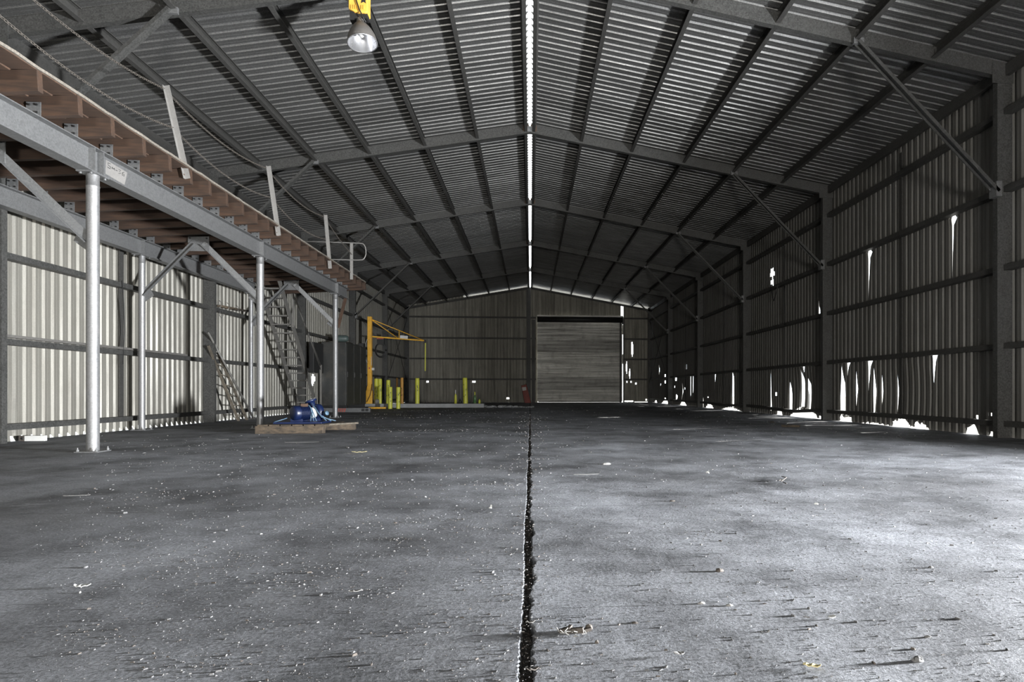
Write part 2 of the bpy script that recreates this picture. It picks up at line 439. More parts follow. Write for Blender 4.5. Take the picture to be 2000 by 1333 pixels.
def pxy(x, y): p = atX(x, y, WX); return p.y, p.z
GIRT_Z = (1.42, 2.63, 3.84, 5.04)
def tear(pts):
    """list of (x, y, width in m) going down; returns the split"""
    q = [(pxy(x, y), w) for x, y, w in pts]
    yy = sum(p[0] for p, w in q) / len(q)
    if q[0][1] > 0:
        zg = min(GIRT_Z, key=lambda z: abs(z - q[0][0][1])); q[0] = ((q[0][0][0], zg), q[0][1]); q = [q[0]] + [e for e in q[1:] if e[0][1] < zg - .03]
    return (yy, sorted([(p[1], w) for p, w in q]))
tears = [
    tear([(1697, 484, .15), (1697, 500, .05), (1696, 580, .0)]),
    tear([(1862, 412, .13), (1860, 440, .03), (1856, 540, .0)]),
    tear([(1640, 718, .0), (1643, 742, .07), (1645, 775, .24), (1646, 815, .22)]),
    tear([(1672, 728, .0), (1672, 760, .05), (1673, 792, .0)]),
    tear([(1704, 722, .0), (1705, 765, .07), (1708, 806, .03), (1709, 812, 0)]),
    tear([(1713, 735, .0), (1713, 765, .03), (1713, 792, .0)]),
    tear([(1720, 735, .0), (1720, 765, .035), (1721, 788, .0)]),
    tear([(1749, 735, .0), (1749, 765, .022), (1750, 804, .0)]),
    tear([(1824, 694, .10), (1824, 706, .05), (1823, 748, .0)]),
    tear([(1656, 708, .11), (1656, 716, .04), (1655, 735, 0)]),
    tear([(1697, 704, .14), (1697, 716, .06), (1696, 765, 0)]),
    tear([(1541, 742, .0), (1541, 775, .20), (1541, 803, .24)]),
    tear([(1563, 724, .0), (1563, 746, .14), (1564, 770, .28), (1565, 804, .30)]),
    tear([(1575, 740, .0), (1576, 765, .22), (1577, 804, .24)]),
    tear([(1505, 728, .0), (1505, 770, .02), (1507, 800, .05)]),
    tear([(1567, 714, .10), (1567, 722, .03), (1567, 732, .0)]),
    tear([(1430, 726, .0), (1430, 750, .18), (1431, 775, .30), (1431, 795, .30)]),
    tear([(1395, 731, .10), (1395, 742, .05), (1396, 768, .0)]),
    tear([(1371, 766, .0), (1371, 780, .12), (1371, 800, .18)]),
    tear([(1347, 735, .18), (1347, 755, .16), (1349, 780, .0)]),
    tear([(1351, 736, .10), (1352, 760, .08), (1353, 780, .0)]),
    tear([(1329, 748, .0), (1330, 765, .06), (1331, 782, .0)]),
    tear([(1599, 594, .0), (1599, 606, .05), (1599, 615, .05)]),
    tear([(1287, 715, .0), (1287, 722, .1), (1287, 732, .0)]),
]
def hole(x, y, ry, rz): p = pxy(x, y); return (p[0], p[1], ry, rz)
holes = [hole(1508, 534, .17, .11), hole(1508, 549, .12, .10), hole(1509, 557, .07, .04), hole(1516, 770, .08, .05),
         hole(1340, 717, .18, .09), hole(1320, 740, .22, .12), hole(1311, 740, .22, .09), hole(1334, 760, .10, .05), hole(1317, 756, .10, .05),
         hole(1299, 735, .2, .09), hole(1299, 746, .2, .08), hole(1299, 780, .2, .09), hole(1290, 752, .12, .06), hole(1321, 776, .2, .12),
         hole(1909, 817, .05, .03), hole(1934, 808, .04, .03), hole(1383, 776, .07, .04), hole(1671, 744, .02, .03)]
RB = random.Random(21); RBN = [RB.uniform(.25, 1) for _ in range(900)]
def rbase(y):
    for a, b, z in ((9.6, 10.05, .10), (10.25, 10.6, .17), (11.6, 12.2, .12), (12.2, 12.9, .19), (12.9, 14.1, .05), (14.5, 15.2, .16), (15.8, 16.3, .13), (16.3, 18.1, .24), (18.7, 19.2, .19),
                    (21.5, 22.2, .16), (22.5, 24.8, .10), (26.0, 27.1, .18), (30.6, 31.9, .22), (34.2, 36.4, .2), (37.8, 38.6, .18)):
        if a < y < b: return max(-.03, z * (math.sin(PI * (y - a) / (b - a)) ** .6) * (.6 + .7 * RBN[int(y * 21) % 900]) - .02)
    return -.03
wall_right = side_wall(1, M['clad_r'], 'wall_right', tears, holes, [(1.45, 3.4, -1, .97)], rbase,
                       dents=[(17.2, .7, .9, .7, .05), (12.2, .7, .9, .6, .025), (24.5, .7, .9, .6, .05), (31.5, .8, 1.2, .7, .08)])
_h = atX(612, 740, -WX)
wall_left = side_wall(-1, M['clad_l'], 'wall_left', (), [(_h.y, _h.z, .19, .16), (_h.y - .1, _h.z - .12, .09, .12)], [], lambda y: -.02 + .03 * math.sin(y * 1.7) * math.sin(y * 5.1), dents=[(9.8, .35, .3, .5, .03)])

# rear wall with the roller door opening
DX0, DX1, DZ = .46, 5.60, 5.18
mb = MB()
cols = rib_cols(-WX, 7.40)
zrow = [-.03, .03, .10, .2] + [.3 + .1 * i for i in range(12)] + [1.6 + .15 * i for i in range(24)] + [DZ]
zrow = sorted(set(round(z, 3) for z in zrow if z <= DZ)) + [99]
def bh(x, y): p = atY(x, y, YB); return p.x, p.z
bholes = [(*bh(835, 745), .07, .07), (*bh(978, 725), .06, .05), (*bh(925, 745), .17, .04), (*bh(992, 778), .09, .06), (*bh(1235, 682), .05, .45), (*bh(1224, 718), .03, .35), (*bh(1230, 730), .03, .3),
          (*bh(1225, 745), .06, .05), (*bh(1233, 745), .07, .05), (*bh(1242, 749), .05, .04), (*bh(1225, 784), .16, .07), (*bh(1233, 784), .12, .07), (*bh(1252, 786), .4, .05), (*bh(1248, 742), .3, .03), (*bh(1262, 780), .07, .05),
          (*bh(1214, 612), .05, .4), (*bh(1217, 615), .03, .25)]
vs = []
for x, h in cols:
    for z in zrow:
        zt = zr(x) + (.11 if x > -.2 else (.17 if x > -4 else .235))
        vs.append((x, YB + h, min(z, zt)))
n = len(zrow); fs = []
for i in range(len(cols) - 1):
    for k in range(n - 1):
        xc = (cols[i][0] + cols[i + 1][0]) / 2; zc = (zrow[k] + min(zrow[k + 1], 6)) / 2
        if DX0 < xc < DX1 and zrow[k] < DZ - .01: continue
        if 5.60 < xc < 5.68 and (4.7 < zc < 5.15 or 3.0 < zc < 4.1 or zc < 2.4): continue
        if any(((xc - hx) / rx) ** 2 + ((zc - hz) / rz) ** 2 < 1 for hx, hz, rx, rz in bholes): continue
        fs.append((i * n + k, i * n + k + 1, (i + 1) * n + k + 1, (i + 1) * n + k))
mb.add(vs, fs)
tag(mb.build('wall_back', M['clad_b'], origin=(0, 0, 0)), kind='structure')

# front wall behind the camera with its open doorway
FX0, FX1, FZ = -.5, 2.1, 3.0
mb = MB()
def quad(x0, x1, z0, z1a, z1b): mb.add([(x0, YF, z0), (x1, YF, z0), (x1, YF, z1b), (x0, YF, z1a)], [(0, 1, 2, 3)])
quad(-WX, FX0, -.1, zs(WX), zs(FX0)); quad(FX1, WX, -.1, zs(FX1), zs(WX)); quad(FX0, 0, FZ, zs(FX0), zs(0)); quad(0, FX1, FZ, zs(0), zs(FX1))
tag(mb.build('wall_front', M['clad_b'], origin=(0, 0, 0)), kind='structure')

# ------------------------------------------------------------------ roller door
door = bpy.data.objects.new('door_1', None); COL.objects.link(door); door.location = (3.03, 39.4, 0)
tag(door, 'closed grey steel roller door in the rear wall', 'roller door', kind='structure')
mb = MB(); vs = []; zz = []
z = .06
while z < 5.30: zz.append(z); z += .0125
rd = random.Random(3); bend = [rd.uniform(-1, 1) for _ in range(60)]
def bnd(z):
    q = z / .21; i = int(q); f = q - i; f = f * f * (3 - 2 * f)
    return bend[i] * (1 - f) + bend[i + 1] * f
xs = [.43 + i * (5.19 / 8) for i in range(9)]
for z in zz:
    for i, x in enumerate(xs):
        vs.append((x, 39.42 + .008 * math.cos(z / .075 * 2 * PI) + .022 * bnd(z) * (.5 + .5 * math.sin(x * 1.1 + z)), z))
n = len(xs)
mb.add(vs, [(k * n + i, k * n + i + 1, (k + 1) * n + i + 1, (k + 1) * n + i) for k in range(len(zz) - 1) for i in range(n - 1)], 0, True)
mb.build('curtain', M['shutter'], door)
for x0, x1 in ((.30, .51), (5.55, 5.65)):
    mb = MB(); mb.sweep([(-.0, -.02), (x1 - x0, -.02), (x1 - x0, .02), (0, .02)], [(x0, 39.35, 0), (x0, 39.35, 5.0)], (0, 1, 0)); mb.build('guide_rail', M['purlin'], door)
mb = MB(); mb.lathe([(0, 0), (.17, 0), (.17, 5.2), (0, 5.2)], (.42, 39.24, 5.02), (1, 0, 0), 20); mb.build('drum', M['black'], door)
for x in (.36, 5.62):
    mb = MB(); mb.box((x - .012, 39.05, 4.75), (x + .012, 39.44, 5.22)); mb.build('drum_bracket', M['galv'], door)
mb = MB(); mb.box((.48, 39.38, .006), (5.58, 39.45, .07)); mb.build('bottom_bar', M['galv'], door)

# ------------------------------------------------------------------ portal frames
SIDE = {-1: 'mezzanine', 1: 'torn'}
for i, Y in enumerate(FR):
    last = i == 5
    for s in (-1, 1):
        wall = 'wall behind the mezzanine' if s < 0 else 'torn wall opposite the mezzanine'
        # column: C section, web across the hall
        mb = MB()
        d0, d1 = 7.19, 7.435
        poly = [(d0, 0), (d1, 0), (d1, .10), (d1 - .018, .10), (d1 - .018, .096), (d1 - .004, .096), (d1 - .004, .004), (d0 + .004, .004), (d0 + .004, .096), (d0 + .018, .096), (d0 + .018, .10), (d0, .10)]
        top = zr(7.2) + .2
        vs = [(s * x, Y + q, 0) for x, q in poly] + [(s * x, Y + q, top) for x, q in poly]; n = len(poly)
        mb.add(vs, [(j, (j + 1) % n, n + (j + 1) % n, n + j) for j in range(n)] + [tuple(range(n)), tuple(range(n, 2 * n))])
        t = mb.build('steel_column', M['frame'], origin=(s * 7.3, Y, 0))
        tag(t, 'dark steel column on the %s, %s' % (wall, frm(i)), 'column', 'portal frame columns', 'thing')
        # rafter
        mb = MB(); dp = .225 if not last else .12
        a = Vector((s * .012, Y, zr(0) + dp / 2)); b = Vector((s * 7.44, Y, zr(7.44) + dp / 2))
        c = csec(dp, .10, .004, .02, flip=-1 if s > 0 else 1)
        mb.sweep(c, [a, b], (0, 0, 1))
        t = thing('steel_rafter', 'dark steel rafter on the %s side of the roof, frame %s' % ('mezzanine' if s < 0 else 'torn wall', frm(i)), 'rafter', (s * 3.7, Y, zr(3.7)), 'roof rafters')
        mb.build('web', M['frame'], t)
        if not last:
            mb = MB(); mb.box((min(s * .02, s * .16), Y - .010, zr(0) + .03), (max(s * .02, s * .16), Y - .002, zr(.1) + .2)); mb.build('ridge_plate', M['rust'], t)
            for q in (1.28, 2.49, 3.76, 4.97, 6.2):
                mb = MB(); mb.box((s * q - .035, Y - .008, zr(q) + .05), (s * q + .035, Y - .001, zr(q) + .19))
                mb.build('purlin_cleat', M['purlin'], t)
        # knee brace
        if not last:
            top_p = Vector((s * 4.95, Y - .035, zr(4.95) + .02)); foot = Vector((s * 7.17, Y - .035, 3.80))
            t_r = t
            mb = MB(); mb.box((min(s * 7.10, s * 7.445), Y - .012, zr(7.3) - .10), (max(s * 7.10, s * 7.445), Y - .002, zr(7.3) + .21)); mb.build('eave_plate', M['frame'], t_r)
            t = thing('knee_brace', 'steel knee brace from rafter to column on the %s, frame %s' % ('mezzanine side' if s < 0 else 'torn wall', frm(i)), 'brace', foot, 'roof knee braces')
            mb = MB(); mb.sweep(csec(.13, .05, .004, .016, flip=1 if s < 0 else -1), [top_p, foot], (0, 1, 0) if s > 0 else (0, -1, 0)); mb.build('bar', M['frame'], t)
            mb = MB(); mb.box((min(s * 7.10, s * 7.192), Y - .10, 3.70), (max(s * 7.10, s * 7.192), Y + .06, 3.93)); mb.build('foot_plate', M['galv'], t)
            mb = MB(); mb.box((top_p.x - .08, Y - .05, top_p.z - .04), (top_p.x + .08, Y - .003, top_p.z + .05)); mb.build('head_plate', M['galv'], t)
# small pale apex plates where the ridge meets each rafter
for i, Y in enumerate(FR[:5]):
    mb = MB(); mb.box((-.055, Y - .012, zr(0) + .02), (.055, Y + .09, zr(0) + .15))
    tag(mb.build('apex_plate', M['galv']), 'small pale steel plate joining rafters at the ridge, frame %s' % frm(i), 'bracket', 'ridge plates', 'thing')
# purlins
PX = [.14, 1.28, 2.49, 3.76, 4.97, 6.2]
pn = ['at the ridge', 'first below the ridge', 'second below the ridge', 'third below the ridge', 'fourth below the ridge', 'lowest on the slope']
for s in (-1, 1):
    for q, nm in zip(PX, pn):
        mb = MB(); z = zs(q) - .103
        mb.sweep(csec(.19, .068, .004, .018, flip=-s), [(s * q, YF + .05, z), (s * q, 40.0, z)], (s * TAN, 0, 1))
        tag(mb.build('purlin', M['purlin']), 'long dark purlin %s on the %s roof slope' % (nm, 'mezzanine' if s < 0 else 'torn wall'), 'purlin', 'roof purlins', 'thing')
    mb = MB(); z = zs(7.43) - .105
    mb.sweep(csec(.18, .07, .004, .018, flip=s), [(s * 7.31, YF + .05, z), (s * 7.31, 39.9, z)], (0, 0, 1))
    tag(mb.build('eave_purlin', M['purlin']), 'dark eave purlin along the top of the %s' % ('wall behind the mezzanine' if s < 0 else 'torn wall'), 'purlin', None, 'thing')
# girts
GZ = [.215, 1.42, 2.63, 3.84, 5.04]
gn = ['lowest', 'second', 'third', 'fourth', 'fifth']
for s in (-1, 1):
    for z, nm in zip(GZ, gn):
        y0 = 3.5 if (s > 0 and z < 1.5) else YF + .05
        path = [(s * 7.36, y0, z)]
        if s > 0 and nm == 'lowest':
            path += [(7.36, 15.4, z), (7.36, 16.2, z - .0), (7.35, 17.6, z - .07), (7.36, 19.5, z - .03), (7.36, 21.4, z), (7.36, 22, z), (7.36, 24.2, z - .05), (7.36, 26.6, z)]
        path.append((s * 7.36, 39.3, z))
        h, w = .085, .14
        mb = MB(); mb.sweep([(-w / 2, -h / 2), (w / 2, -h / 2), (w / 2, -h / 2 + .02), (w / 2 - .004, -h / 2 + .02), (w / 2 - .004, -h / 2 + .004), (-w / 2 + .004, -h / 2 + .004), (-w / 2 + .004, h / 2 - .004), (w / 2 - .004, h / 2 - .004), (w / 2 - .004, h / 2 - .02), (w / 2, h / 2 - .02), (w / 2, h / 2), (-w / 2, h / 2)] if s > 0 else
                         [(w / 2, -h / 2), (-w / 2, -h / 2), (-w / 2, h / 2), (w / 2, h / 2)], path)
        tag(mb.build('girt', M['purlin'] if s > 0 else M['frame']), 'dark steel girt, %s up from the floor on the %s' % (nm, 'wall behind the mezzanine' if s < 0 else 'torn wall'), 'girt', 'wall girts', 'thing')
BG = [1.40, 2.63, 3.87, 5.13]
for z, nm in zip(BG, gn):
    mb = MB(); mb.sweep(csec(.09, .12), [(-7.18, 39.46, z), (.34, 39.46, z)], (0, 0, 1))
    tag(mb.build('girt', M['purlin']), 'dark girt across the rear wall beside the bollards, %s up' % nm, 'girt', 'wall girts', 'thing')
    mb = MB(); mb.sweep(csec(.09, .12), [(5.66, 39.46, z), (7.18, 39.46, z)], (0, 0, 1))
    tag(mb.build('girt', M['purlin']), 'short dark girt beside the roller door near the torn wall, %s up' % nm, 'girt', 'wall girts', 'thing')
# rear wall posts
mb = MB(); mb.box((-.22, 39.22, 0), (.03, 39.34, zr(0) - .02)); tag(mb.build('steel_column', M['frame']), 'dark steel post rising to the ridge in the middle of the rear wall', 'column', None, 'thing')
mb = MB(); mb.box((5.665, 39.30, 0), (5.74, 39.40, 5.15)); tag(mb.build('steel_column', M['purlin']), 'thin dark door post between roller door and torn wall corner', 'column', None, 'thing')
# bridging straps between girts at mid bay
for Y, nm in ((12.45, 'near'), (18.6, 'far')):
    mb = MB(); mb.box((-7.43, Y - .05, .26), (-7.40, Y + .05, 5.5))
    tag(mb.build('bridging_strap', M['purlin']), 'dark upright strap between girts on the mezzanine wall, %s the camera' % ('nearer' if nm == 'near' else 'farther from'), 'strap', None, 'thing')
for i, Y in enumerate((12.45, 18.45, 24.45, 30.45)):
    mb = MB(); mb.box((7.41, Y - .02, .26), (7.435, Y + .02, 5.5))
    tag(mb.build('bridging_strap', M['purlin']), 'thin dark upright strap in the %s bay of the torn wall from the camera' % ['first', 'second', 'third', 'fourth'][i], 'strap', None, 'thing')
# tension rods crossed in the last bay
for s in (-1, 1):
    for k, (z0, z1) in enumerate(((1.2, 5.0), (5.0, 1.2))):
        mb = MB(); mb.tube([(s * 7.25, 33.7, z0), (s * 7.25, 39.1, z1)], .012, 6)
        tag(mb.build('tension_rod', M['black']), 'thin diagonal rod %s to the rear corner in the last bay of the %s' % ('rising' if k == 0 else 'falling', 'mezzanine-side wall' if s < 0 else 'torn wall'), 'rod', None, 'thing')

# ------------------------------------------------------------------ mezzanine
XF_, XB_ = -5.2, -7.1
def jz(x): return 3.62 + .063 * (x - XF_)           # underside of the joists
def ibeam(y0, y1, x, zc, h, b, label, gap_marks=()):
    t = thing('steel_beam', label, 'beam', (x, (y0 + y1) / 2, zc - h / 2), None)
    mb = MB(); mb.sweep(isec(h, b), [(x, y0, zc), (x, y1, zc)]); mb.build('profile', M['galv'], t)
    for yy in gap_marks:
        mb = MB(); mb.box((x - b / 2 + .01, yy - .006, zc - h / 2 + .012), (x + b / 2 - .004, yy + .006, zc + h / 2 - .012)); mb.build('stiffener', M['galv'], t)
    return t
JY = [6.2, 6.75, 7.31, 7.87, 8.49, 9.04, 9.58, 10.13, 10.69, 11.24, 11.77, 12.31, 12.84, 13.38, 13.91, 14.48, 15.01, 15.58, 16.11, 16.64, 17.2, 17.78, 18.29, 18.8, 19.3]
bf1 = ibeam(3.5, 8.19, XF_, 3.47, .30, .165, 'galvanised front beam of the mezzanine, length nearest the camera', (8.12,))
bf2 = ibeam(8.21, 18.95, XF_, 3.47, .30, .165, 'long galvanised front beam of the mezzanine with pencilled note', (8.28, 13.0, 17.88))
bb = ibeam(5.0, 17.4, XB_, jz(XB_) - .145, .28, .15, 'galvanised rear beam of the mezzanine beside the wall', (12.5,))
# pencilled note on a scraped pale patch of the front beam web
mb = MB()
wx = XF_ + .0048
mb.add([(wx, 8.42, 3.40), (wx, 8.80, 3.38), (wx, 8.86, 3.56), (wx, 8.43, 3.575)], [(0, 1, 2, 3)])
mb.build('scraped_patch', M['alu'], bf2)
mb = MB()
def stroke(pts): mb.tube([(wx + .001, y, z) for y, z in pts], .0035, 5)
y0 = 8.47
stroke([(y0 + .05, 3.555), (y0, 3.55), (y0, 3.525), (y0 + .05, 3.515), (y0 + .04, 3.49), (y0 - .01, 3.495)])          # S
stroke([(y0 + .075, 3.50), (y0 + .08, 3.525), (y0 + .10, 3.505), (y0 + .12, 3.525), (y0 + .13, 3.50)])                 # m
stroke([(y0 + .15, 3.51), (y0 + .18, 3.51)])
stroke([(y0 + .21, 3.54), (y0 + .25, 3.54), (y0 + .225, 3.52), (y0 + .25, 3.50), (y0 + .21, 3.49)])                    # 3
stroke([(y0 + .32, 3.54), (y0 + .28, 3.52), (y0 + .28, 3.49), (y0 + .32, 3.49), (y0 + .32, 3.51), (y0 + .28, 3.51)])   # 6
mb.build('pencil_writing', M['black'], bf2)
# joists and their cleats
def jlabel(i):
    n = len(JY)
    if i == 0: return 'red-brown timber joist over the mezzanine front beam, nearest the camera'
    if i == n - 1: return 'red-brown timber joist at the far end of the mezzanine'
    nth = ['', 'second', 'third', 'fourth', 'fifth', 'sixth', 'seventh', 'eighth', 'ninth', 'tenth', 'eleventh', 'twelfth', 'thirteenth']
    if i <= 12: return 'red-brown timber joist on the mezzanine, %s from the camera end' % nth[i]
    return 'red-brown timber joist on the mezzanine, %s from the far end' % nth[n - 1 - i]
for i, y in enumerate(JY):
    xe = -4.765 + R.uniform(-.012, .012); xw = -7.17
    mb = MB()
    dz = R.uniform(-.003, .003)
    mb.bar((xw, y, jz(xw) + .11 + dz), (xe, y, jz(xe) + .11 + dz), .07, .215)
    o = mb.build('timber_joist', M['timber'], bevel=.004)
    tag(o, jlabel(i), 'joist', 'mezzanine joists', 'thing')
    for beam, bx in ((bf1 if y < 8.2 else bf2, XF_), (bb, XB_)):
        if bx == XB_ and y > 17.3: continue
        if y > 18.95: continue
        z0 = jz(bx)
        mb = MB()
        mb.box((bx - .07, y - .0455, z0 - .012), (bx + .075, y - .0385, z0 + .15))
        for q in (-.035, .04):
            for w in (.04, .12):
                mb.lathe([(0, 0), (.011, 0), (.011, .012), (0, .012)], (bx + q, y - .046, z0 + w), (0, -1, 0), 6, 1, False)
        mb.build('joist_cleat', [M['galv'], M['black']], beam)
# deck boards: run along the hall on top of the joists
for k in range(10):
    x0 = -7.16 + k * .2385; x1 = x0 + .235
    mb = MB(); zc = jz((x0 + x1) / 2) + .2335
    mb.bar(((x0 + x1) / 2, 5.2, zc), ((x0 + x1) / 2, 19.35, zc), .235, .032)
    mat = M['deck']
    tag(mb.build('deck_board', mat), 'long deck board under foot on the mezzanine, %s' % ('front edge board over the joist ends' if k == 9 else 'board %s from the wall' % ['first', 'second', 'third', 'fourth', 'fifth', 'sixth', 'seventh', 'eighth', 'ninth'][k]), 'board', 'mezzanine deck boards', 'thing')

mb = MB(); zc = jz(-4.77) + .2335; pts = []
y = 5.2
while y < 19.34:
    pts.append((-4.772 + R.uniform(-.004, .004), y, zc + R.uniform(-.006, .006))); y += R.uniform(.08, .25)
mb.sweep([(-.012, -.012), (.012, -.012), (.012, .017), (-.012, .017)], pts + [(-4.772, 19.35, zc)])
tag(mb.build('edge_strip', M['deckedge']), 'pale flaking edge strip along the front of the mezzanine deck', 'strip', None, 'thing')
# posts
def pipe_post(x, y, zt, r, label):
    t = thing('pipe_post', label, 'post', (x, y, 0), 'mezzanine posts')
    mb = MB(); mb.lathe([(r * .98, .012), (r, .03), (r, zt - .16), (r * 1.04, zt - .155), (r * 1.04, zt - .145), (r, zt - .14), (r, zt - .014)], (x, y, 0), seg=28); mb.build('pipe', M['post'], t)
    mb = MB(); mb.box((x - .13, y - .13, 0), (x + .13, y + .13, .012))
    mb.build('base_plate', M['galv'], t)
    for sx in (-1, 1):
        for sy in (-1, 1):
            mb = MB(); mb.lathe([(0, 0), (.016, 0), (.016, .022), (.008, .022), (.008, .045), (0, .045)], (x + sx * .105, y + sy * .105, .012), seg=8, smooth=False); mb.build('anchor_bolt', M['galv'], t)
    mb = MB(); mb.box((x - .09, y - .16, zt - .014), (x + .09, y + .16, zt))
    for sy in (-1, 1):
        for sx in (-1, 1): mb.lathe([(0, 0), (.014, 0), (.014, .02), (0, .02)], (x + sx * .06, y + sy * .125, zt - .034), seg=6, smooth=False)
    mb.build('cap_plate', M['galv'], t)
    return t
pipe_post(XF_, 8.2, 3.32, .068, 'thick galvanised pipe post under the mezzanine front beam, nearest the camera')
pipe_post(XF_, 13.02, 3.32, .068, 'galvanised pipe post behind the pump skid under the mezzanine front beam')
pipe_post(XF_, 17.88, 3.32, .068, 'galvanised pipe post at the far end of the mezzanine front beam')
zb = jz(XB_) - .285
pipe_post(XB_, 12.53, zb, .055, 'galvanised pipe post by the wall under the rear beam, nearer the camera')
pipe_post(XB_, 17.2, zb, .055, 'galvanised pipe post by the wall under the rear beam, beside the stair')

# cross frame braces: hanger plate on a joist and two angle struts down to front and rear posts
def cross_brace(yf, yb, nm):
    ym = (yf + yb) / 2; xm = -6.22; zt = 3.64
    t = thing('strut_brace', 'inverted V of steel angles under the mezzanine, %s' % nm, 'brace', (xm, ym, 2.45), 'mezzanine V braces')
    mb = MB(); mb.box((xm - .19, ym - .008, 3.36), (xm + .19, ym + .008, 3.64)); mb.build('hanger_plate', M['galv'], t)
    for bx in (-.15, .15):
        mb = MB(); mb.lathe([(0, 0), (.014, 0), (.014, .016), (0, .016)], (xm + bx, ym - .008, 3.6), (0, -1, 0), 6, smooth=False); mb.build('bolt', M['black'], t)
    for (px, py, pz) in ((XF_ - .06, yf, 2.50), (XB_ + .05, yb, 2.46)):
        s = 1 if px > xm else -1
        a = Vector((xm + s * .05, ym - .012, 3.48)); b = Vector((px, py - .012, pz))
        mb = MB(); mb.sweep([(x * -1, y) for x, y in lsec(.10, .06, .007)] if s > 0 else lsec(.10, .06, .007), [a, b], (0, -1, 0)); mb.build('angle_strut', M['galv'], t)
        mb = MB()
        mb.add([(px - s * .16, py, pz + .02), (px - s * .0, py, pz - .10), (px, py, pz + .10), (px - s * .10, py, pz + .14),
                (px - s * .16, py + .008, pz + .02), (px - s * .0, py + .008, pz - .10), (px, py + .008, pz + .10), (px - s * .10, py + .008, pz + .14)],
               [(0, 1, 2, 3), (4, 5, 6, 7), (0, 1, 5, 4), (1, 2, 6, 5), (2, 3, 7, 6), (3, 0, 4, 7)])
        mb.build('gusset_plate', M['galv'], t)
cross_brace(8.2, 7.8, 'at the post nearest the camera')
cross_brace(13.02, 12.53, 'behind the first rear post')
cross_brace(17.88, 17.2, 'in front of the steep stair')
mb = MB(); mb.sweep(lsec(.065, .065, .006), [(XF_ + .01, 18.72, 3.31), (XF_ + .01, 18.0, 2.42)], (1, 0, 0))
tag(mb.build('strut_brace', M['rust']), 'brownish angle strut from end of front beam to the last post', 'brace', None, 'thing')

# guard posts with chains
GP = [(6.2, -4.86, 3.66, -5.15, 4.95)]
for (bx, by), (tx, ty), y in (((361, 350), (320, 168), 9.58), ((541, 461), (521, 325), 12.84), ((642, 525), (633, 420), 16.11)):
    a = atY(bx, by, y - .04); b = atY(tx, ty, y - .04); GP.append((y, a.x, a.z, b.x, b.z))
gl = ['out at the camera end', 'nearest the camera in view', 'second from the camera', 'third from the camera']
for k, (y, x0, z0, x1, z1) in enumerate(GP):
    t = thing('guard_post', 'pale leaning flat-bar guard post bolted to mezzanine joist ends, %s' % gl[k], 'post', (x0, y, z0), 'mezzanine guard posts')
    mb = MB(); mb.sweep(lsec(.075, .045, .006), [(x0, y - .0355, z0), (x1, y - .0355, z1)], (0, -1, 0)); mb.build('bar', M['alu'], t)
    for q in (.06, .16):
        f = q / (z1 - z0)
        mb = MB(); mb.lathe([(0, 0), (.014, 0), (.014, .016), (0, .016)], (x0 + (x1 - x0) * f, y - .042, z0 + q), (0, -1, 0), 6, smooth=False); mb.build('bolt', M['rust'], t)
def chain(a, b, sag, label):
    a = Vector(a); b = Vector(b); L_ = (b - a).length; n = int(L_ * 1.02 / .042); mb = MB()
    def pt(f): return a + (b - a) * f - Vector((0, 0, 4 * sag * f * (1 - f)))
    for i in range(n):
        c = pt((i + .5) / n); d = (pt((i + 1) / n) - pt(i / n)).normalized()
        _, s, u = frame_of(d)
        w = (s if i % 2 else u)
        ring = []
        for j in range(10):
            an = 2 * PI * j / 10; ca = math.cos(an); q = c + d * (ca * .017 + (.010 if ca > .1 else (-.010 if ca < -.1 else 0))) + w * math.sin(an) * .013
            ring.append(q)
        nn = d.cross(w).normalized(); vs = []
        for j, q in enumerate(ring):
            o_ = (q - c).normalized()
            for e in range(4):
                ae = 2 * PI * e / 4; vs.append(q + (o_ * math.cos(ae) + nn * math.sin(ae)) * .0048)
        mb.add(vs, [(j * 4 + e, ((j + 1) % 10) * 4 + e, ((j + 1) % 10) * 4 + (e + 1) % 4, j * 4 + (e + 1) % 4) for j in range(10) for e in range(4)], 0, True)
    tag(mb.build('chain', M['chain']), label, 'chain', 'mezzanine guard chains', 'thing')
def gpt(k, f):
    y, x0, z0, x1, z1 = GP[k]; return (x0 + (x1 - x0) * f, y - .05, z0 + (z1 - z0) * f)
RX = -4.72
for k in range(2 + 1):
    nm = ['running to the guard post nearest the camera', 'between the first and second guard posts', 'between the second and third guard posts'][k]
    chain(gpt(k, .97), gpt(k + 1, .97), .16, 'upper sagging guard chain of the mezzanine, ' + nm)
    chain(gpt(k, .55), gpt(k + 1, .55), .17, 'lower sagging guard chain of the mezzanine, ' + nm)
chain(gpt(3, .97), (RX, 17.70, 4.35), .05, 'guard chain from third guard post down to the tube barrier')
# tube barrier at the far end
t = thing('tube_barrier', 'pale tube barrier loop with round end above the far end of mezzanine', 'barrier', (RX, 17.74, 3.70))
mb = MB()
kx = 17.74 / 17.3
loop = [(-5.95, 4.585), (-5.2, 4.575), (-4.42, 4.56)] + [(-4.36 + .11 * math.cos(a), 4.34 + .215 * math.sin(a)) for a in [1.35 - i * .27 for i in range(11)]] + [(-4.44, 4.12), (-5.14, 4.125), (-5.5, 4.12)]
mb.tube([(x * kx, 17.72, HCAM + (z - HCAM) * kx) for x, z in loop], .016, 8); mb.build('rail', M['alu'], t)
mb = MB(); mb.sweep(lsec(.07, .045, .006), [(-4.77, 17.744, 3.69), (-4.77, 17.744, 4.66)], (0, -1, 0)); mb.build('post', M['alu'], t)

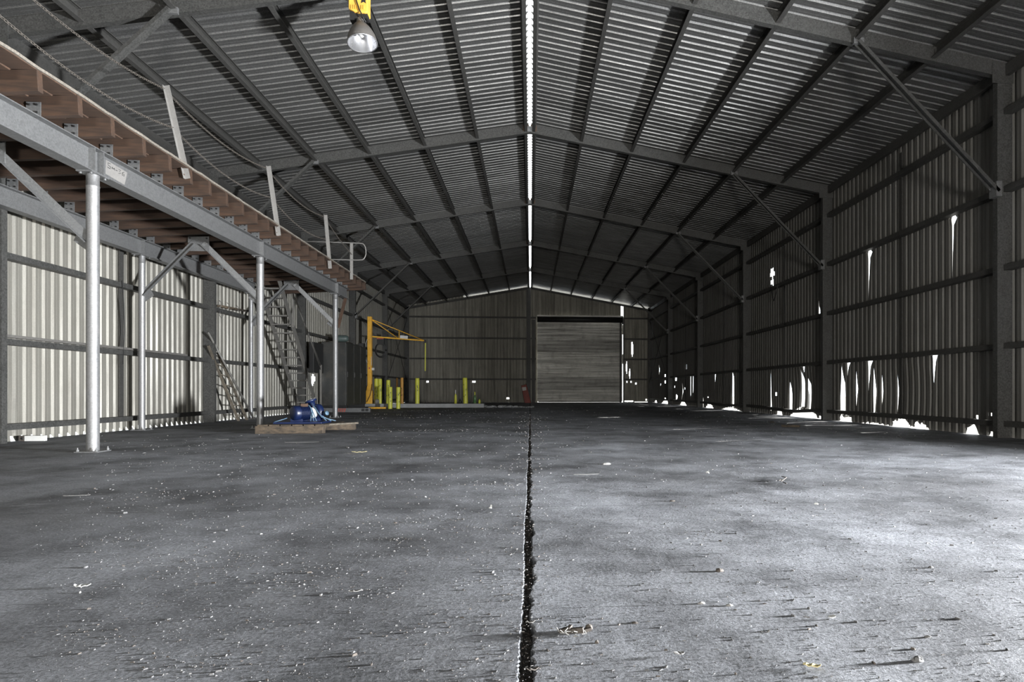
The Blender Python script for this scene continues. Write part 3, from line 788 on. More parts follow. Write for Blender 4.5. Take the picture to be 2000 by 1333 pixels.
# ------------------------------------------------------------------ stair to the mezzanine
t = thing('steep_stair', 'steep dark steel stair with open treads rising to the mezzanine', 'stair', (-6.73, 20.5, 0))
def sp(i): return Vector((0, 17.36 + .19 * i, 3.622 - .216 * i))        # tread i counted from the top
XL, XR = -7.0, -6.47
for x in (XL, XR):
    mb = MB(); a = sp(-.4); b = sp(16.7)
    mb.bar((x, a.y, a.z), (x, b.y, b.z + .0), .03, .17); mb.build('stringer', M['stair'], t)
for i in range(1, 17):
    p = sp(i); mb = MB(); mb.box((XL + .015, p.y - .06, p.z - .03), (XR - .015, p.y + .09, p.z + .005)); mb.build('tread', M['stair'], t)
for k, (zo, yo) in enumerate(((.0, 0), (-.12, .22))):
    mb = MB(); mb.tube([(XR + .03, 18.25 + yo, 3.38 + zo), (XR + .03, 20.62, 1.50 + zo)], .017, 8); mb.build('handrail', M['stair'], t)
mb = MB(); mb.bar((XR + .03, 20.64, 0), (XR + .03, 20.64, 1.52), .06, .05, (0, 1, 0)); mb.build('newel_post', M['stair'], t)
mb = MB(); mb.bar((XR + .03, 18.3, 2.45), (XR + .03, 18.3, 3.36), .04, .04, (0, 1, 0)); mb.build('newel_post', M['stair'], t)

# ladder and pole leaning on the wall behind the mezzanine
t = thing('leaning_ladder', 'old narrow ladder leaning on the wall beside dark column under mezzanine', 'ladder', (-7.1, 16.6, 0))
b0, b1 = atX(442, 820, -6.85), atX(463, 820, -6.85); b0.z = b1.z = 0.0
lt0 = Vector((-7.27, 15.35, 1.75)); lt1 = Vector((-7.27, 15.80, 1.62))
bA = Vector((-6.95, 16.15, 0)); bB = Vector((-6.95, 16.62, 0))
for a, b in ((bA, lt0), (bB, lt1)):
    mb = MB(); mb.bar(a, b, .035, .05, (1, 0, 0)); mb.build('rail', M['ladderwood'], t)
for i in range(7):
    f = .08 + i * .14; mb = MB(); mb.tube([bA + (lt0 - bA) * f, bB + (lt1 - bB) * f], .014, 8); mb.build('rung', M['ladderwood'], t)
mb = MB(); mb.tube([(-6.95, 17.0, .02), (-7.25, 15.3, 2.05)], .024, 10)
tag(mb.build('leaning_pole', M['stair']), 'grey pole leaning on the wall over the old ladder', 'pole', None, 'thing')
t = thing('tied_bundle', 'bundle of sticks tied with pale twine on the girt behind the ladder', 'bundle', (-7.24, 16.3, 2.68))
for k in range(5):
    mb = MB(); y0 = 15.62 + k * .06; mb.tube([(-7.25 + .02 * (k % 2), y0, 2.69 + .022 * (k // 2)), (-7.24 + .02 * (k % 3), y0 + 1.35 + .1 * (k % 3), 2.69 + .02 * (k // 2) + .05)], .012, 6); mb.build('stick', M['oldwood'], t)
for y in (15.8, 16.2, 16.7):
    mb = MB(); mb.tube([(-7.25, y, 2.66), (-7.20, y, 2.69), (-7.21, y + .03, 2.80), (-7.26, y + .05, 2.84)], .007, 5); mb.build('twine', M['pale'], t)
mb = MB(); mb.tube([(-7.20, 15.78, 2.60), (-7.19, 15.72, 2.48), (-7.19, 15.82, 2.42), (-7.2, 15.92, 2.5), (-7.2, 15.88, 2.6)], .007, 5); mb.build('twine', M['pale'], t)
mb = MB(); mb.bar((-7.31, 9.3, 1.50), (-7.31, 14.5, 1.485), .05, .04)
tag(mb.build('timber_batten', M['stair']), 'long thin batten lying on the girt behind the nearest rear post', 'batten', None, 'thing')
mb = MB(); mb.tube([(-7.283, 12.25, 2.70), (-7.28, 12.3, 2.3), (-7.283, 12.33, 1.8), (-7.283, 12.28, 1.2)], .008, 6)
tag(mb.build('cable', M['black']), 'thin black cable hanging between girts beside the nearest rear post', 'cable', None, 'thing')
t = thing('white_tube', 'short white box tube lying at the foot of the wall', 'tube', (-7.1, 10.2, 0))
mb = MB(); mb.box((-7.28, 10.0, 0.0), (-7.02, 10.07, .075)); mb.build('body', M['white'], t)
mb = MB(); mb.box((-7.36, 10.0, 0.0), (-7.28, 10.07, .075)); mb.build('end_cap', M['brown'], t)
mb = MB(); mb.lathe([(0, 0), (.02, 0), (.02, .004), (0, .004)], (-7.31, 9.999, .038), (0, -1, 0), 10); mb.build('hole_mark', M['black'], t)

# ------------------------------------------------------------------ pump on timber skid
t = thing('timber_skid', 'low oily timber skid carrying the blue pump', 'skid', (-4.0, 11.9, 0))
mb = MB(); mb.bar((-4.62, 11.42, .065), (-3.50, 11.42, .065), .14, .13); mb.build('bearer', M['oldwood'], t, bevel=.008)
mb = MB(); mb.bar((-4.60, 12.35, .065), (-3.25, 12.45, .065), .14, .13); mb.build('bearer', M['oldwood'], t, bevel=.008)
for k in range(6):
    x = -4.50 + k * .19
    mb = MB(); mb.bar((x, 11.36, .141), (x, 12.5, .141), .165, .022); mb.build('board', M['oldwood'], t, bevel=.003)
mb = MB(); mb.bar((-3.62, 11.50, .14), (-3.20, 12.25, .135), .16, .03); mb.build('board', M['ladderwood'], t, bevel=.004)
P0 = Vector((-4.0, 11.75, .152))
t = thing('motor_pump', 'dark blue electric motor and pump strapped onto the timber skid', 'pump', P0)
mb = MB(); mb.box((-4.42, 11.60, .152), (-3.60, 12.15, .185)); mb.build('base_plate', M['blue'], t, bevel=.006)
ax = Vector((.62, .72, 0)).normalized(); mc = Vector((-4.12, 11.68, .335))
mb = MB(); mb.lathe([(0, -.005), (.085, -.005), (.118, .012), (.128, .03), (.128, .10)], mc, ax, 28); mb.build('fan_cover', M['blue'], t)
mb = MB()
prof = [(.118, .10)]
for k in range(22): prof += [(.118 if k % 2 else .132, .10 + k * .0095), (.118 if k % 2 else .132, .10 + (k + .8) * .0095)]
prof += [(.12, .31), (.05, .33), (0, .33)]
mb.lathe(prof, mc, ax, 28, smooth=False); mb.build('motor_body', M['blue'], t)
mb = MB(); c = mc + ax * .2 + Vector((.03, -.03, .13)); mb.box((c.x - .05, c.y - .05, c.z - .02), (c.x + .05, c.y + .05, c.z + .035)); mb.build('terminal_box', M['rust'], t, bevel=.005)
for q in (.08, .26):
    c = mc + ax * q; mb = MB(); mb.box((c.x - .10, c.y - .03, .185), (c.x + .10, c.y + .03, .235)); mb.build('motor_foot', M['blue'], t, bevel=.004)
mb = MB(); mb.lathe([(.05, .33), (.095, .335), (.095, .42), (.05, .425)], mc, ax, 20); mb.build('coupling_guard', M['white'], t)
pc = mc + ax * .47
mb = MB(); mb.lathe([(0, -.06), (.12, -.055), (.155, -.03), (.155, .04), (.10, .07), (.06, .10), (0, .10)], pc, ax, 24); mb.build('volute', M['blue'], t)
mb = MB(); mb.lathe([(.055, .05), (.06, .20), (.10, .205), (.10, .235), (0, .235)], pc + Vector((-.04, 0, 0)), (-.35, 0, 1), 16); mb.build('outlet_flange', M['blue'], t)
for a in range(6):
    an = a * PI / 3; _, s_, u_ = frame_of((-.35, 0, 1), (0, 1, 0)); q = pc + Vector((-.04, 0, 0)) + Vector((-.35, 0, 1)).normalized() * .235 + (s_ * math.cos(an) + u_ * math.sin(an)) * .08
    mb = MB(); mb.lathe([(0, 0), (.012, 0), (.012, .02), (0, .02)], q, (-.35, 0, 1), 6, smooth=False); mb.build('bolt', M['reflector'], t)
mb = MB(); mb.box((pc.x - .08, pc.y - .09, .185), (pc.x + .08, pc.y + .09, .24)); mb.build('pump_foot', M['blue'], t)
def strap(pts, r=.008):
    mb = MB(); mb.tube(pts, r, 6); mb.build('strap', M['paleblue'], t)
_, s_, u_ = frame_of(ax)
strap([mc + ax * .28 + (s_ * math.cos(a) + u_ * math.sin(a)) * .137 for a in [-.4 + i * .33 for i in range(12)]], .011)
for k, (dx, dy) in enumerate(((.0, -.02), (.05, .0), (.10, .02))):
    b = mc + ax * .32 + Vector((.06, -.09, -.02))
    strap([b + Vector((0, 0, .1)), b + Vector((dx * .5, -.02, 0)), Vector((b.x + dx, b.y - .03, .19))])
for k in range(3):
    a = pc + Vector((-.06 + .03 * k, -.10, .17 - .04 * k)); strap([a, a + Vector((.12, -.04, -.17)), Vector((a.x + .26 + .05 * k, a.y - .02, .19))], .009)
strap([Vector((-4.22, 11.70, .25)), Vector((-4.32, 11.62, .21)), Vector((-4.40, 11.60, .187))], .009)
mb = MB(); c = pc + Vector((.16, -.12, -.02)); mb.lathe([(0, 0), (.028, 0), (.028, .06), (.04, .06), (.04, .075), (0, .075)], c, (.8, -.5, .2), 12); mb.build('valve', M['paleblue'], t)

# ------------------------------------------------------------------ steel cabinet and things by the far mezzanine end
CX0, CX1, CY0, CY1, CZ0, CZ1 = -7.26, -6.42, 23.3, 26.05, .20, 2.42
t = thing('steel_cabinet', 'tall dark sheet-steel enclosure standing beyond the mezzanine stair', 'cabinet', (-6.84, 24.7, 0))
mb = MB(); mb.box((CX0, CY0, CZ0), (CX1, CY1, CZ1)); mb.build('body', M['darksteel'], t, bevel=.01)
for a, b in ((CY0 + .04, CY0 + .95), (CY0 + .98, CY0 + 1.85), (CY0 + 1.88, CY1 - .03)):
    mb = MB(); mb.box((CX1, a, CZ0 + .06), (CX1 + .018, b, CZ1 - .05)); d = mb.build('door', M['darksteel'], t, bevel=.004)
    mb = MB(); mb.box((CX1 + .018, a + .05, 1.2), (CX1 + .045, a + .075, 1.38)); mb.build('handle', M['frame'], d)
mb = MB(); mb.box((CX0 + .05, CY0 - .018, CZ0 + .06), (CX1 - .05, CY0, CZ1 - .06)); mb.build('end_panel', M['darksteel'], t, bevel=.004)
for y in (CY0 + .2, CY1 - .2):
    mb = MB(); mb.box((CX0, y - .06, 0), (CX1, y + .06, CZ0)); mb.build('skid_runner', M['black'], t)
mb = MB(); mb.lathe([(0, 0), (.15, 0), (.15, .03), (.12, .05), (.12, .34), (.07, .42), (0, .42)], (-6.85, 23.62, CZ1 + .152), (1, .25, 0), 18)
tag(mb.build('canister', M['green_grey']), 'grey-green canister lying on top of the dark steel enclosure', 'canister', None, 'thing')
mb = MB(); mb.box((-6.62, 25.75, CZ1), (-6.44, 26.0, CZ1 + .14)); tag(mb.build('small_box', M['black'], bevel=.01), 'small black box on the far top corner of the dark enclosure', 'box', None, 'thing')
mb = MB(); mb.box((-7.292, 22.15, 1.32), (-7.14, 23.15, 2.34)); tag(mb.build('black_board', M['black'], bevel=.01), 'black wall board between the stair handrail and the dark enclosure', 'board', None, 'thing')
t = thing('steel_beam', 'pale steel channel lying on the floor below the dark enclosure', 'beam', (-6.1, 22.35, 0))
mb = MB(); mb.box((-6.95, 22.28, 0), (-5.36, 22.44, .14)); mb.build('channel', M['galv'], t, bevel=.004)
for k in range(4):
    mb = MB(); x = -6.42 + k * .07; mb.add([(x, 22.277, .01), (x + .035, 22.277, .01), (x + .075, 22.277, .13), (x + .04, 22.277, .13)], [(0, 1, 2, 3)]); mb.build('hazard_stripe', M['redstripe'], t)
for x in (-5.58, -5.45):
    mb = MB(); mb.box((x - .05, 22.27, .03), (x + .05, 22.285, .12)); mb.build('pocket_opening', M['black'], t)

# ------------------------------------------------------------------ plinth, crane, bollards
mb = MB(); vs = []; R2 = random.Random(5)
mb.box((-7.15, 27.75, 0), (-1.95, 28.3, .17)); plinth = mb.build('concrete_kerb', M['kerb'], bevel=.012)
tag(plinth, 'low grey concrete kerb along the front of the bollards', 'kerb', None, 'thing')
PZ = .17
mb = MB(); x = -1.9
while x < .15:
    sz = R2.uniform(.05, .13) * (1 - .3 * (x + 1.9) / 2)
    mb.rock((x, 27.9 + R2.uniform(-.2, .2), 0), sz * 1.3, sz, sz, R2); x += R2.uniform(.05, .11)
tag(mb.build('rubble', M['kerb'], origin=(0, 27.9, 0)), 'broken concrete rubble trailing off the end of the kerb', 'rubble', None, 'stuff')
CYR = 28.02
t = thing('jib_crane', 'yellow jib crane with slender triangular boom beside the dark enclosure', 'crane', (-6.74, CYR, PZ))
mb = MB(); mb.box((-6.88, CYR - .13, PZ), (-6.62, CYR + .13, .72)); mb.build('base_box', M['yellow'], t, bevel=.01)
mb = MB()
mb.add([(-6.86, CYR - .10, .72), (-6.64, CYR - .10, .72), (-6.64, CYR + .1, .72), (-6.86, CYR + .1, .72), (-6.82, CYR - .085, .95), (-6.65, CYR - .085, .95), (-6.65, CYR + .085, .95), (-6.82, CYR + .085, .95)],
       [(0, 1, 5, 4), (1, 2, 6, 5), (2, 3, 7, 6), (3, 0, 4, 7), (4, 5, 6, 7)])
mb.box((-6.82, CYR - .085, .95), (-6.65, CYR + .085, 3.84)); mb.build('mast', M['yellow'], t, bevel=.006)
ra = Vector((-6.65, CYR, 3.0)); rt = Vector((-6.65, CYR, 3.72)); tip = Vector((-4.72, 29.6, 2.96))
bm_ = MB(); bm_.bar(ra, tip, .045, .055); boom = bm_.build('boom', M['yellow'], t)
mb = MB(); mb.tube([rt, tip], .02, 8); mb.build('tie_rod', M['yellow'], boom)
f = .49; q = ra + (tip - ra) * f
mb = MB(); mb.tube([rt + Vector((0, 0, -.02)), q], .02, 8); mb.build('diagonal', M['yellow'], boom)
q2 = ra + (tip - ra) * .5; q3 = rt + (tip - rt) * .5
mb = MB(); mb.tube([q2, q3], .016, 8); mb.build('strut', M['yellow'], boom)
mb = MB(); q4 = ra + (tip - ra) * .52; q5 = ra + (tip - ra) * .67
mb.bar(q4 + Vector((0, -.03, .09)), q5 + Vector((0, -.03, .08)), .008, .13); mb.build('rating_plate', M['white'], boom)
mb = MB(); mb.box((tip.x - .02, tip.y - .04, tip.z - .10), (tip.x + .07, tip.y + .04, tip.z + .04)); mb.build('trolley', M['black'], boom)
mb = MB(); mb.box((-6.76, CYR - .09, 1.63), (-6.71, CYR - .085, 1.70)); mb.build('sticker', M['redstripe'], t)
mb = MB(); mb.box((-6.645, CYR - .06, 1.58), (-6.55, CYR + .03, 1.68)); mb.build('socket_box', M['white'], t)
mb = MB(); mb.bar((-6.655, CYR - .088, 1.78), (-6.655, CYR - .088, 2.15), .02, .008, (0, 1, 0)); mb.build('label_strip', M['white'], t)
mb = MB(); mb.tube([(-6.63, CYR - .1, 1.0), (-6.64, CYR - .15, .75), (-6.70, CYR - .16, .5), (-6.82, CYR - .16, .25)], .012, 6); mb.build('power_cable', M['black'], t)
mb = MB(); mb.tube([(-6.83, CYR - .06, 2.9), (-6.90, CYR - .06, 2.7), (-6.93, CYR - .06, 2.3), (-6.88, CYR - .05, 2.0), (-6.83, CYR - .05, 1.9)], .01, 6); mb.build('side_cable', M['white'], t)
mb = MB(); mb.bar((tip.x + .03, tip.y, 1.60), (tip.x + .04, tip.y, tip.z - .10), .05, .012, (0, 1, 0))
tag(mb.build('lifting_strap', M['lime']), 'yellow-green lifting strap hanging from the jib crane boom tip', 'strap', None, 'thing')
t = thing('hose_coil', 'black hose coil hanging behind the yellow crane mast', 'hose', (-6.38, 28.4, 2.3))
mb = MB()
for k in range(4):
    rr = .20 + .014 * k; cy = 28.4 + .02 * k
    mb.tube([(-6.38 + rr * math.cos(a), cy, 2.46 + .05 - rr * 1.35 * math.sin(a) - .05) for a in [i * 2 * PI / 24 for i in range(25)]], .016, 6)
mb.build('coil', M['black'], t)
mb = MB(); mb.box((-6.52, 28.38, 2.70), (-6.24, 28.5, 2.95)); mb.build('hanger', M['black'], t)
mb = MB(); mb.box((-6.54, 28.37, 2.93), (-6.26, 28.5, 2.97)); mb.build('top_bar', M['redstripe'], t)
mb = MB(); mb.box((-6.38, 26.3, 0), (-5.72, 26.5, .07)); tag(mb.build('floor_plate', M['yellow'], bevel=.008), 'flat yellow steel bar on the floor in front of the crane', 'bar', None, 'thing')
mb = MB(); mb.lathe([(0, 0), (.09, 0), (.10, .1), (.085, .17), (.05, .2), (0, .2)], (-6.42, 27.92, PZ), seg=14); tag(mb.build('white_tub', M['white']), 'small white tub beside the crane base', 'tub', None, 'thing')

def bollard(x, y, z, h, r, mat, label, lean=0.0, cap=True):
    t = thing('bollard', label, 'bollard', (x, y, z), None)
    mb = MB(); axd = Vector((lean, 0, 1))
    mb.lathe([(r, 0), (r, h - .02), (r * .93, h - .004), (r * .8, h), (0, h)], (x, y, z), axd, 20); mb.build('pipe', M[mat], t)
    mb = MB(); rr = random.Random(int(x * 1000))
    for k in range(4):
        zz_ = rr.uniform(.25, .75) * h; a = rr.uniform(-2.2, -.8)
        c = Vector((x + lean * zz_ + math.cos(a) * r * 1.005, y + math.sin(a) * r * 1.005, z + zz_))
        mb.bar(c - Vector((0, 0, .02)), c + Vector((.0, 0, .03)), .025, .004, (math.cos(a), math.sin(a), 0))
    mb.build('scuff_mark', M['black'], t)
bollard(-6.48, 28.05, PZ, 1.06, .085, 'lime', 'yellow bollard half hidden behind the crane mast')
bollard(-6.32, 28.06, PZ, 1.05, .085, 'lime', 'yellow bollard just beyond the crane, before the dark column', -.01)
bollard(-6.00, 28.08, PZ, 1.0, .085, 'lime', 'yellow bollard touching the dark column edge behind the short pair', .01)
bollard(-5.53, 26.27, 0, .87, .085, 'lime', 'short yellow bollard standing on the floor, nearer the crane')
bollard(-5.22, 26.3, 0, .86, .08, 'lime', 'short yellow bollard on the floor farther from the crane')
bollard(-4.77, 28.02, PZ, 1.08, .09, 'lime', 'yellow bollard alone on the kerb by the rear corner', 0)
bollard(-2.75, 28.1, PZ, 1.10, .10, 'lime', 'scuffed yellow bollard standing alone near the kerb end', -.03)
bollard(-5.76, 28.75, 0, 1.27, .042, 'orange', 'thin orange post behind the short bollard nearer the crane')
bollard(-5.58, 28.8, 0, 1.27, .045, 'orange', 'thin orange post between the two short bollards')
bollard(-5.42, 28.08, PZ, 1.1, .065, 'orange', 'thicker orange post beside the short bollard pair')
def bottle(x, y, z, h, r, mat, mat2, label, name='bottle'):
    t = thing(name, label, 'bottle', (x, y, z))
    mb = MB(); mb.lathe([(0, 0), (r, 0), (r, h * .5), (r * .8, h * .6), (r * .35, h * .72)], (x, y, z), seg=14); mb.build('body', M[mat], t)
    mb = MB(); mb.lathe([(r * .36, h * .72), (r * .34, h * .98), (r * .2, h), (0, h)], (x, y, z), seg=12); mb.build('neck', M[mat2], t)
bottle(-3.17, 28.05, PZ, .58, .055, 'lime', 'white', 'slim bottle with white neck on the kerb before the scuffed bollard')
bottle(-2.98, 28.05, PZ, .20, .06, 'black', 'black', 'small dark bottle beside the scuffed yellow bollard')
bottle(-2.36, 28.1, PZ, .50, .07, 'green', 'lime', 'green bottle beyond the scuffed yellow bollard')
bottle(-2.16, 28.05, PZ, .24, .05, 'lime', 'green', 'little yellow-green bottle at the end of the kerb')
t = thing('red_bin', 'dull red box leaning on the rear wall beside the roller door', 'bin', (-.28, 38.0, 0))
mb = MB()
vs = [(-.46, 37.6, .0), (-.08, 37.6, .0), (-.10, 37.9, .0), (-.44, 37.9, 0), (-.52, 37.75, 1.0), (-.22, 37.75, 1.08), (-.22, 38.0, 1.08), (-.52, 38.0, 1.0)]
mb.add([(x + .15, y, z) if z < .5 else (x, y, z) for x, y, z in vs], [(0, 3, 2, 1), (4, 5, 6, 7), (0, 1, 5, 4), (1, 2, 6, 5), (2, 3, 7, 6), (3, 0, 4, 7)]); mb.build('body', M['red'], t, bevel=.015)
mb = MB(); mb.add([(-.44, 37.70, .70), (-.22, 37.70, .74), (-.24, 37.718, .93), (-.47, 37.718, .90)], [(0, 1, 2, 3)]); mb.build('paper_label', M['white'], t)
mb = MB(); mb.tube([(-.21, 37.74, 1.12), (.06, 37.60, .02)], .016, 6); mb.build('edge_trim', M['galv'], t)

# ------------------------------------------------------------------ high-bay lamp under the nearest rafter
LX, LY = -2.37, 9.33
t = thing('high_bay_lamp', 'grey bell-shaped high-bay lamp with yellow gear box under the roof', 'lamp', (LX, LY, 5.5))
mb = MB(); bx0, bx1, bz0 = -2.505, -2.245, 6.00
mb.add([(bx0, LY - .09, 6.04), (bx0 + .08, LY - .09, 6.0), (bx1 - .03, LY - .09, bz0 - .01), (bx1, LY - .09, 6.0), (bx1, LY - .09, 6.44), (bx0, LY - .09, 6.42),
        (bx0, LY + .09, 6.04), (bx0 + .08, LY + .09, 6.0), (bx1 - .03, LY + .09, bz0 - .01), (bx1, LY + .09, 6.0), (bx1, LY + .09, 6.44), (bx0, LY + .09, 6.42)],
       [(0, 1, 2, 3, 4, 5), (6, 7, 8, 9, 10, 11)] + [(i, (i + 1) % 6, 6 + (i + 1) % 6, 6 + i) for i in range(6)])
gear = mb.build('gear_box', M['lampyellow'], t, bevel=.012)
for k in range(7):
    if k == 4: continue
    mb = MB(); mb.box((bx0 + .035 + k * .028, LY - .10, 6.03), (bx0 + .048 + k * .028, LY - .088, 6.085)); mb.build('cooling_rib', M['lampyellow'], gear)
mb = MB(); st = []
for k in range(10):
    r_ = .06 if k % 2 == 0 else .028; a = PI / 2 + k * PI / 5; st.append((bx1 - .055 + r_ * math.cos(a), LY - .0935, 6.165 + r_ * math.sin(a)))
mb.add(st, [tuple(range(10))]); mb.build('star_mark', M['black'], gear)
mb = MB(); mb.tube([(bx0 + .07, LY - .105, 6.40), (bx0 + .10, LY - .11, 6.18), (bx0 + .155, LY - .11, 6.02), (bx0 + .20, LY - .11, 5.92), (-2.27, LY - .08, 5.86)], .009, 6); mb.build('flex', M['black'], t)
mb = MB(); mb.box((bx0 + .01, LY - .06, 5.90), (bx0 + .07, LY + .06, 6.02)); mb.box((bx1 - .07, LY - .06, 5.93), (bx1 - .01, LY + .06, 6.02)); mb.box((bx0 + .05, LY - .05, 5.93), (bx1 - .04, LY + .05, 6.0)); mb.build('bracket', M['black'], t)
axl = Vector((.13, -.14, -1)).normalized(); nk = Vector((-2.375, LY, 5.985))
mb = MB(); mb.lathe([(.0, 0), (.042, 0), (.045, .03), (.055, .12), (.07, .14)], nk, axl, 20); mb.build('neck', M['shade'], t)
outer = [(.06, .11), (.085, .135), (.125, .19), (.16, .25), (.185, .31), (.198, .37), (.203, .41), (.203, .415)]
mb = MB(); mb.lathe(outer, nk, axl, 36); sh = mb.build('reflector_shade', M['shade'], t)
mb = MB(); mb.lathe([(r - .006, h) for r, h in reversed(outer[1:])] + [(.03, .15), (0, .15)], nk, axl, 36); mb.build('mirror_lining', M['reflector'], sh)
mb = MB(); mb.lathe([(.196, .410), (.206, .410), (.206, .420), (.196, .420)], nk, axl, 36); mb.build('rim', M['reflector'], sh)
mb = MB(); mb.lathe([(0, .15), (.028, .16), (.04, .24), (.035, .30), (0, .33)], nk, axl, 16); mb.build('bulb', M['white'], sh)
mb = MB(); mb.box((-2.45, LY - .02, 6.42), (-2.30, LY + .10, zr(2.4) + .02)); mb.build('hanging_strap', M['black'], t)

# cables on the torn wall
c0 = atX(1505, 562, 7.285); c1 = atX(1520, 556, 7.285); lo = atX(1511, 588, 7.285)
mb = MB(); mb.tube([c0, c0 * .5 + lo * .5 + Vector((0, -.05, -.1)), lo, c1 * .5 + lo * .5 + Vector((0, .05, -.1)), c1], .012, 6)
tag(mb.build('cable', M['black']), 'black cable loop hanging below the bright hole in the torn wall', 'cable', None, 'thing')
c0 = atX(1533, 558, 7.285); mb = MB(); mb.tube([c0, c0 + Vector((0, .05, -.4)), c0 + Vector((0, -.04, -.9)), c0 + Vector((0, .0, -1.15))], .012, 6)
tag(mb.build('cable', M['black']), 'straight black cable hanging between girts near the cable loop', 'cable', None, 'thing')
mb = MB(); mb.bar(atZ(1527, 834) + Vector((0, 0, .02)), atZ(1562, 835) + Vector((0, 0, .02)), .08, .04)
tag(mb.build('timber_offcut', M['oldwood'], bevel=.004), 'flat timber offcut on the floor before the brightest tears', 'offcut', None, 'thing')

# ------------------------------------------------------------------ litter on the floor
def lump(px, py, sx, sy, sz, mat, name, label, cat='debris', grp=None, seed=1):
    p = atZ(px, py); mb = MB(); mb.rock((p.x, p.y, -.001), sx, sy, sz, random.Random(seed), 8)
    return tag(mb.build(name, M[mat]), label, cat, grp, 'thing')
def scrap(px, py, L_, W_, ang, curl, mat, name, label, cat='litter', seed=1, grp=None):
    """a thin curled piece with thickness"""
    p = atZ(px, py); rr = random.Random(seed); n = 7; vs = []
    d = Vector((math.cos(ang), math.sin(ang), 0)); s = Vector((-d.y, d.x, 0))
    for i in range(n):
        f = i / (n - 1) - .5; w = W_ * (1 - (2 * f) ** 2 * .55) * rr.uniform(.85, 1.1)
        z = .003 + curl * (.25 * (2 * f) ** 2 + rr.uniform(0, .4))
        for e, t_ in ((-.5, 0), (.5, 0), (.5, .002), (-.5, .002)):
            vs.append(p + d * (f * L_) + s * (e * w) + Vector((0, 0, z + t_ + abs(e) * curl * .3)))
    fs = [(i * 4 + k, i * 4 + (k + 1) % 4, (i + 1) * 4 + (k + 1) % 4, (i + 1) * 4 + k) for i in range(n - 1) for k in range(4)] + [(0, 1, 2, 3), ((n - 1) * 4, (n - 1) * 4 + 1, (n - 1) * 4 + 2, (n - 1) * 4 + 3)]
    mb = MB(); mb.add(vs, fs)
    return tag(mb.build(name, M[mat]), label, cat, grp, 'thing')
# clump of bark and grit beside the joint
t = thing('bark_clump', 'clump of bark and pale straw lying beside the floor joint near the camera', 'debris', atZ(1115, 1238))
mb = MB(); p = atZ(1150, 1232); mb.rock(p, .013, .010, .020, random.Random(12), 5); mb.build('bark_chunk', M['brown'], t)
mb = MB(); p = atZ(1120, 1236); mb.rock(p, .030, .012, .014, random.Random(3), 5); mb.build('bark_chunk', M['brown'], t)
for dx, dy, ln, an, hh in ((-.03, .004, .03, .4, .012), (.01, -.006, .04, -.3, .016), (-.012, .0, .022, 1.1, .020), (.04, .002, .03, .2, .010)):
    mb = MB(); q = p + Vector((dx, dy, hh * .5)); d = Vector((math.cos(an), math.sin(an), .15)) * ln * .5; mb.bar(q - d, q + d, .010, hh); mb.build('bark_chunk', M['brown'], t)
mb = MB(); p = atZ(1110, 1243)
for k in range(16):
    a = R.uniform(0, 6.28); q = p + Vector((R.uniform(-.03, .06), R.uniform(-.012, .012), .003 + R.uniform(0, .012))); mb.bar(q, q + Vector((math.cos(a) * .012, math.sin(a) * .012, R.uniform(-.002, .010))), .003, .002)
mb.build('straw', M['pale'], t)
lump(1166, 1257, .007, .006, .010, 'brown', 'bark_chip', 'small brown chip in front of the bark clump by the joint', seed=4)
lump(1793, 1292, .018, .011, .016, 'grit', 'stone_chunk', 'blocky grey stone chunk near the camera on the torn wall side', 'stone', seed=5)
lump(1405, 1117, .019, .012, .015, 'brown', 'stone_chunk', 'rough brownish lump midway across the torn wall half of floor', 'stone', seed=6)
lump(772, 1023, .012, .008, .010, 'brown', 'bark_chip', 'dark chip with long shadow on the mezzanine half of the floor', seed=7)
lump(1818, 1110, .012, .008, .010, 'grit', 'stone_chunk', 'small grey stone far out on the torn wall half of floor', 'stone', seed=8)
lump(1370, 1180, .015, .008, .009, 'pale', 'plaster_crumb', 'pale crumb beside a dark shadow right of the bark clump', seed=9)
lump(1424, 1184, .014, .008, .008, 'pale', 'plaster_crumb', 'pale crumb in the short row past the bark clump', seed=10)
lump(1580, 1190, .006, .006, .008, 'grit', 'stone_chunk', 'tiny dark stone behind the curled leaf', 'stone', seed=11)
lump(1812, 1246, .012, .006, .008, 'grit', 'stone_chunk', 'flat grey stone behind the blocky stone chunk', 'stone', seed=12)
lump(1313, 980, .02, .012, .010, 'brown', 'bark_chip', 'dark bark chip just beyond the cross joint', seed=13)
lump(1185, 908, .05, .02, .022, 'pale', 'plaster_crumb', 'pale crumbled lump beyond the cross joint near middle of hall', seed=14)
lump(1240, 1218, .012, .008, .006, 'brown', 'bark_chip', 'thin brown splinter right of the bark clump', seed=15)
lump(1508, 826, .06, .05, .04, 'brown', 'stone_chunk', 'dark lump on the floor before the torn wall', 'stone', seed=16)
lump(1434, 795, .10, .06, .06, 'brown', 'stone_chunk', 'dark lump on the floor near the third torn bay', 'stone', seed=17)
scrap(1586, 1306, .045, .018, 2.6, .012, 'leaf', 'curled_leaf', 'curled pale yellow leaf near the camera', seed=1)
scrap(161, 1149, .05, .028, .3, .014, 'white', 'paper_scrap', 'white curled paper scrap low on the mezzanine half of floor', seed=2)
scrap(702, 885, .17, .08, .2, .02, 'leaf', 'crumpled_wrapper', 'yellowish crumpled wrapper between the pump skid and camera', seed=3)
scrap(685, 888, .10, .05, .4, .02, 'brown', 'leaf_litter', 'dark leaf beside the yellowish wrapper', seed=13)
scrap(1625, 1210, .03, .02, .6, .012, 'white', 'paper_scrap', 'white crumpled paper scrap on torn wall half of floor', seed=4)
scrap(1326, 1282, .03, .018, .2, .010, 'pale', 'paper_scrap', 'ragged white scrap in front of the bark clump', seed=5)
scrap(1594, 990, .03, .03, 1.0, .03, 'white', 'paper_scrap', 'bright white scrap standing on the cross joint', seed=6)
